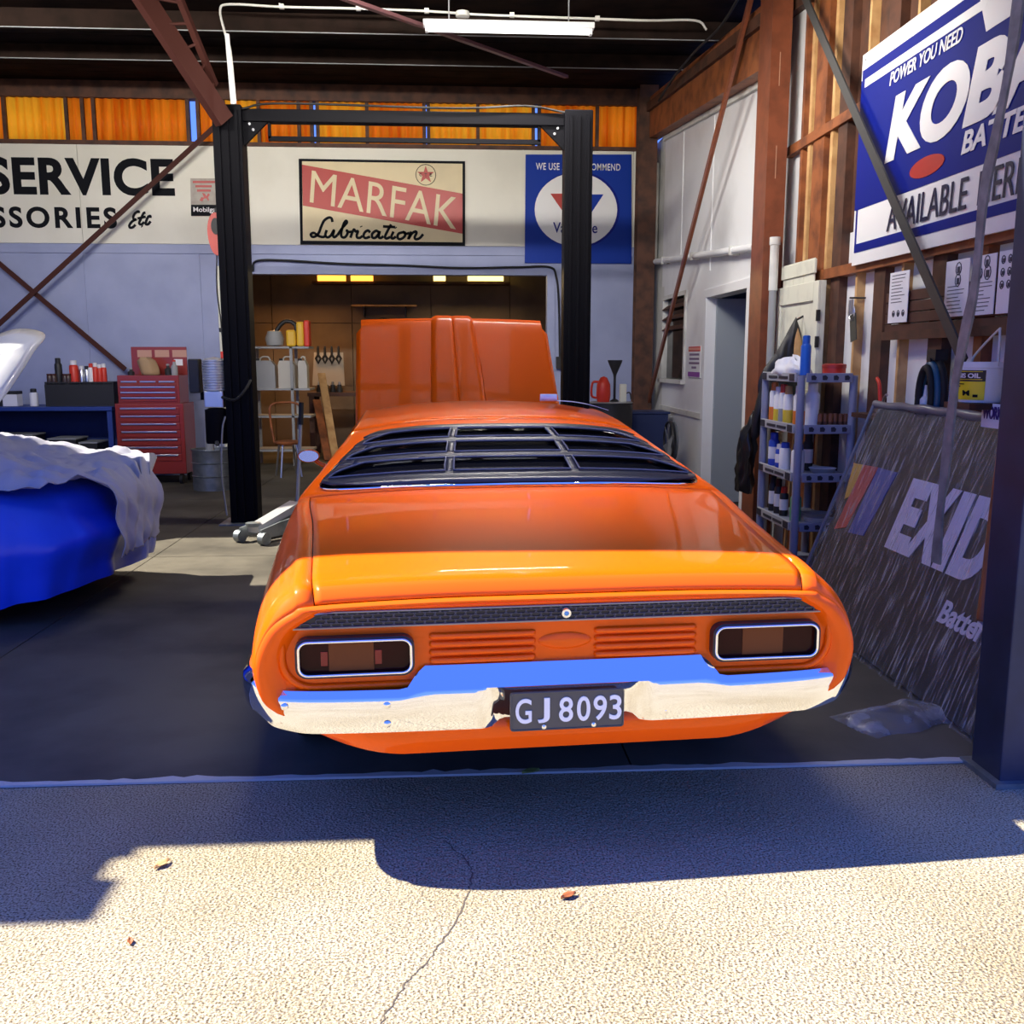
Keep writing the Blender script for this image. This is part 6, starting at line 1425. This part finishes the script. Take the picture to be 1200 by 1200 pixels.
    a2 = onX(770, 190, XR - .06); MB().cyl((a.x, a.y, a.z), (a.x, a.y, a2.z), .045, n=12).build('downpipe', M_offw, o, smooth=40)
    o = emp('downpipe', 'short white pipe beside the brown column and studs', 'pipe', (0, 0, 0)); p, q = onX(911, 280, XR - .15), onX(908, 340, XR - .15)
    MB().cyl((p.x, 7.75, p.z), (p.x, 7.75, q.z), .036, n=14).build('pipe', M_offw, o, smooth=40); MB().cyl((p.x, 7.75, p.z - .04), (p.x, 7.75, p.z + .02), .043, n=14).build('collar', M_offw, o, smooth=40); MB().cyl((p.x, 7.75, q.z), (p.x, 7.75, .008), .03, n=12).build('lower_pipe', M_grey, o, smooth=40)
    # hanging grey strap
    pts = [onX(*p_, 2.05) for p_ in ((1196, -30), (1185, 60), (1168, 150), (1152, 230), (1142, 330), (1128, 400), (1117, 460), (1108, 540), (1101, 600), (1096, 660))]
    pts = [Vector((p_.x + .25 * max(0, (2.2 - p_.z)) * .0, p_.y, p_.z)) for p_ in pts]
    o = emp('hanging_strap', 'grey webbing strap hanging in front of the battery sign and board', 'strap', (0, 0, 0)); L = smooth_line(pts, 6); b = MB(); vs = []
    for i, p_ in enumerate(L):
        wd = .026 + .006 * math.sin(i * .5); vs += [(p_[0], p_[1] - wd, p_[2]), (p_[0] - .004, p_[1] + wd, p_[2]), (p_[0] + .006, p_[1] + wd, p_[2]), (p_[0] + .010, p_[1] - wd, p_[2])]
    n = len(L); b.add(vs, [(4 * i + j, 4 * i + (j + 1) % 4, 4 * i + 4 + (j + 1) % 4, 4 * i + 4 + j) for i in range(n - 1) for j in range(4)] + [(0, 1, 2, 3), tuple(4 * (n - 1) + j for j in (3, 2, 1, 0))])
    b.build('webbing', mat('grey_webbing', (.22, .22, .21), .6, n=(14., (.12, .12, .12), .4, .7)), o, smooth=30, fixn=True)
    q = L[0]; MB().box(q[0] - .02, q[0] + .02, q[1] - .04, q[1] + .04, q[2] - .02, zroof(q[1])).build('anchor', M_dk, o)
    # behind the car on the right: blue bin, red drum pump, funnel, fan
    p = onY(757, 485, 11.9); o = emp('blue_bin', 'dark blue bin by the rear of the right wall', 'bin', (p.x - .05, 11.9, .008)); hz = p.z
    MB().prism([(-.25, 0), (.25, 0), (.29, hz), (-.29, hz)], -.2, .2).build('tub', mat('bin_blue', (.02, .035, .12), .5), o, fixn=True); MB().box(-.31, .31, -.22, .22, hz, hz + .03, .008).build('rim', mat('bin_blue', (.02, .035, .12), .5), o)
    p = onY(716, 480, 11.2); o = emp('oil_drum', 'dark drum carrying red pump and funnel behind the car roof', 'drum', (p.x, 11.3, .008)); hz = onY(716, 474, 11.2).z
    MB().lathe([(0, 0), (.27, 0), (.27, hz * .33), (.285, hz * .35), (.27, hz * .37), (.27, hz * .66), (.285, hz * .68), (.27, hz * .7), (.27, hz), (0, hz)], (0, 0, 0), 24).build('barrel', M_dk, o, smooth=40); MB().lathe([(.26, hz), (.28, hz + .01), (.26, hz + .02)], (0, 0, 0), 24).build('rim', M_grey, o, smooth=40)
    zz = hz + .01
    x = onY(708, 455, 11.2).x; r_ = emp('oil_jug', 'red rounded oil jug standing on the dark drum', 'jug', (x, 11.25, zz)); hj = onY(708, 441, 11.2).z - zz
    MB().lathe([(0, 0), (.07, 0), (.085, hj * .3), (.08, hj * .7), (.04, hj * .95), (0, hj)], (0, 0, 0), 18).build('jug', M_bright_red, r_, smooth=50); MB().tube(smooth_line([(-.06, 0, hj * .8), (-.13, 0, hj * .75), (-.14, 0, hj * .3), (-.08, 0, hj * .2)], 5), .014, 8).build('handle', M_bright_red, r_, smooth=50)
    x = onY(723, 440, 11.2).x; f = emp('funnel', 'black funnel standing upright behind the car roof', 'funnel', (x, 11.35, zz)); zt = onY(723, 422, 11.2).z - zz
    MB().lathe([(.015, 0), (.015, zt - .20), (.02, zt - .17), (.085, zt - .02), (.088, zt), (.08, zt), (.016, zt - .16)], (0, 0, 0), 20).build('cone', M_dk, f, smooth=40); MB().lathe([(.05, 0), (.05, .03), (.02, .05)], (0, 0, 0), 16).build('stand', M_dk, f, smooth=40)
    x = onY(730, 458, 11.2).x; f = emp('squeeze_bottle', 'white oil bottle with bent spout behind the car roof', 'bottle', (x, 11.2, zz)); hb = onY(730, 450, 11.2).z - zz
    MB().box(-.04, .04, -.03, .03, 0, hb, .012).build('body', M_creamdoor, f); MB().tube(smooth_line([(.02, 0, hb - .12), (.08, 0, hb - .10), (.10, 0, hb - .18)], 5), .008).build('spout', M_dk, f, smooth=50)
    p = onX(797, 517, 2.55); o = emp('wall_fan', 'dark round fan on a stand against the lower white wall', 'fan', (2.42, p.y, 0)); rz = .22
    MB().tube([(0, .24 * math.cos(t), p.z + rz * math.sin(t)) for t in lin(0, 6.1, 30)], .014, 6, closed=True).build('guard_ring', M_dk, o, smooth=60)
    for k in range(5):
        MB().add([(0, 0, p.z), (.02, .20 * math.cos(k * 1.257), p.z + .20 * math.sin(k * 1.257)), (-.02, .20 * math.cos(k * 1.257 + .9), p.z + .20 * math.sin(k * 1.257 + .9))], [(0, 1, 2)]).build('blade', M_grey, o, solid=.004)
    MB().lathe([(0, -.03), (.22, -.02), (.22, .0), (0, .0)], (.06, 0, p.z), 24, Matrix.Rotation(R(90), 4, 'Y')).build('rear_guard', mat('fan_grey', (.10, .11, .13), .5), o, smooth=40)
    MB().cyl((.03, 0, .03), (.03, 0, p.z - rz), .02).build('pole', M_dk, o); MB().lathe([(0, .008), (.17, .008), (.17, .03), (0, .04)], (.03, 0, 0), 20).build('base', M_dk, o, smooth=40)
    # stool in the side room
    p = onX(850, 560, 3.3); o = emp('low_stand', 'low dark stand inside the side room doorway', 'stand', (3.3, p.y, .006)); 
    MB().box(-.2, .2, -.25, .25, .55, .60, .006).build('top', M_rod, o)
    for sx in (-.17, .17):
        for sy in (-.22, .22): MB().box(sx - .02, sx + .02, sy - .02, sy + .02, 0, .55).build('leg', M_rod, o)
    # paper on the car roof
    q = CAR.matrix_basis @ Vector((.0, 2.75, 0)); Zr = 1.345
    o = emp('paper_roll', 'white rolled paper lying on the right of the orange roof', 'paper roll', (0, 0, 0))
    a, b = onZ(633, 466, Zr + .02), onZ(655, 467, Zr + .02); b = Vector((b.x, a.y, a.z))
    MB().cyl(a, b, .020, n=16).build('roll', mat('paper_blue', (.70, .72, .86), .6), o, smooth=40)
    e = onZ(716, 482, Zr - .045); c = Vector((b.x, b.y, Zr)); d = Vector((e.x, b.y - .10, 1.298))
    MB().grid(lambda u, v: c.lerp(d, u) + Vector((0, (-.04 + .10 * v), .004 + .012 * math.sin(u * 3.14))), 14, 5).build('loose_sheet', mat('paper_blue', (.70, .72, .86), .6), o, smooth=60, solid=.002)
    # fallen leaves
    for px, py, m, s_, lb in ((190, 1015, M_timl, .028, 'curled tan leaf on the sunlit concrete at left'), (666, 1052, M_tim, .026, 'brown leaf on the sunlit concrete below the number plate'), (153, 1105, M_tim, .016, 'tiny brown leaf on the sunlit concrete far left'), (622, 909, mat('leaf_green', (.20, .24, .06), .6), .035, 'small greenish leaf on the threshold under the bumper')):
        g = onZ(px, py); o = emp('fallen_leaf', lb, 'leaf', (g.x, g.y, .002 if py > 912 else .011), random.uniform(0, 3))
        MB().grid(lambda u, v: Vector(((u - .5) * 2 * s_, (v - .5) * s_ * math.sin(math.pi * min(max(u, .04), .96)), .001 + .3 * s_ * (2 * v - 1) ** 2 + .1 * s_ * u)), 9, 5).build('blade', m, o, smooth=50, solid=.0006)
        MB().tube([(s_, 0, .002), (s_ * 1.5, .003, .003)], .0008, 5).build('stem', m, o)
right_misc()
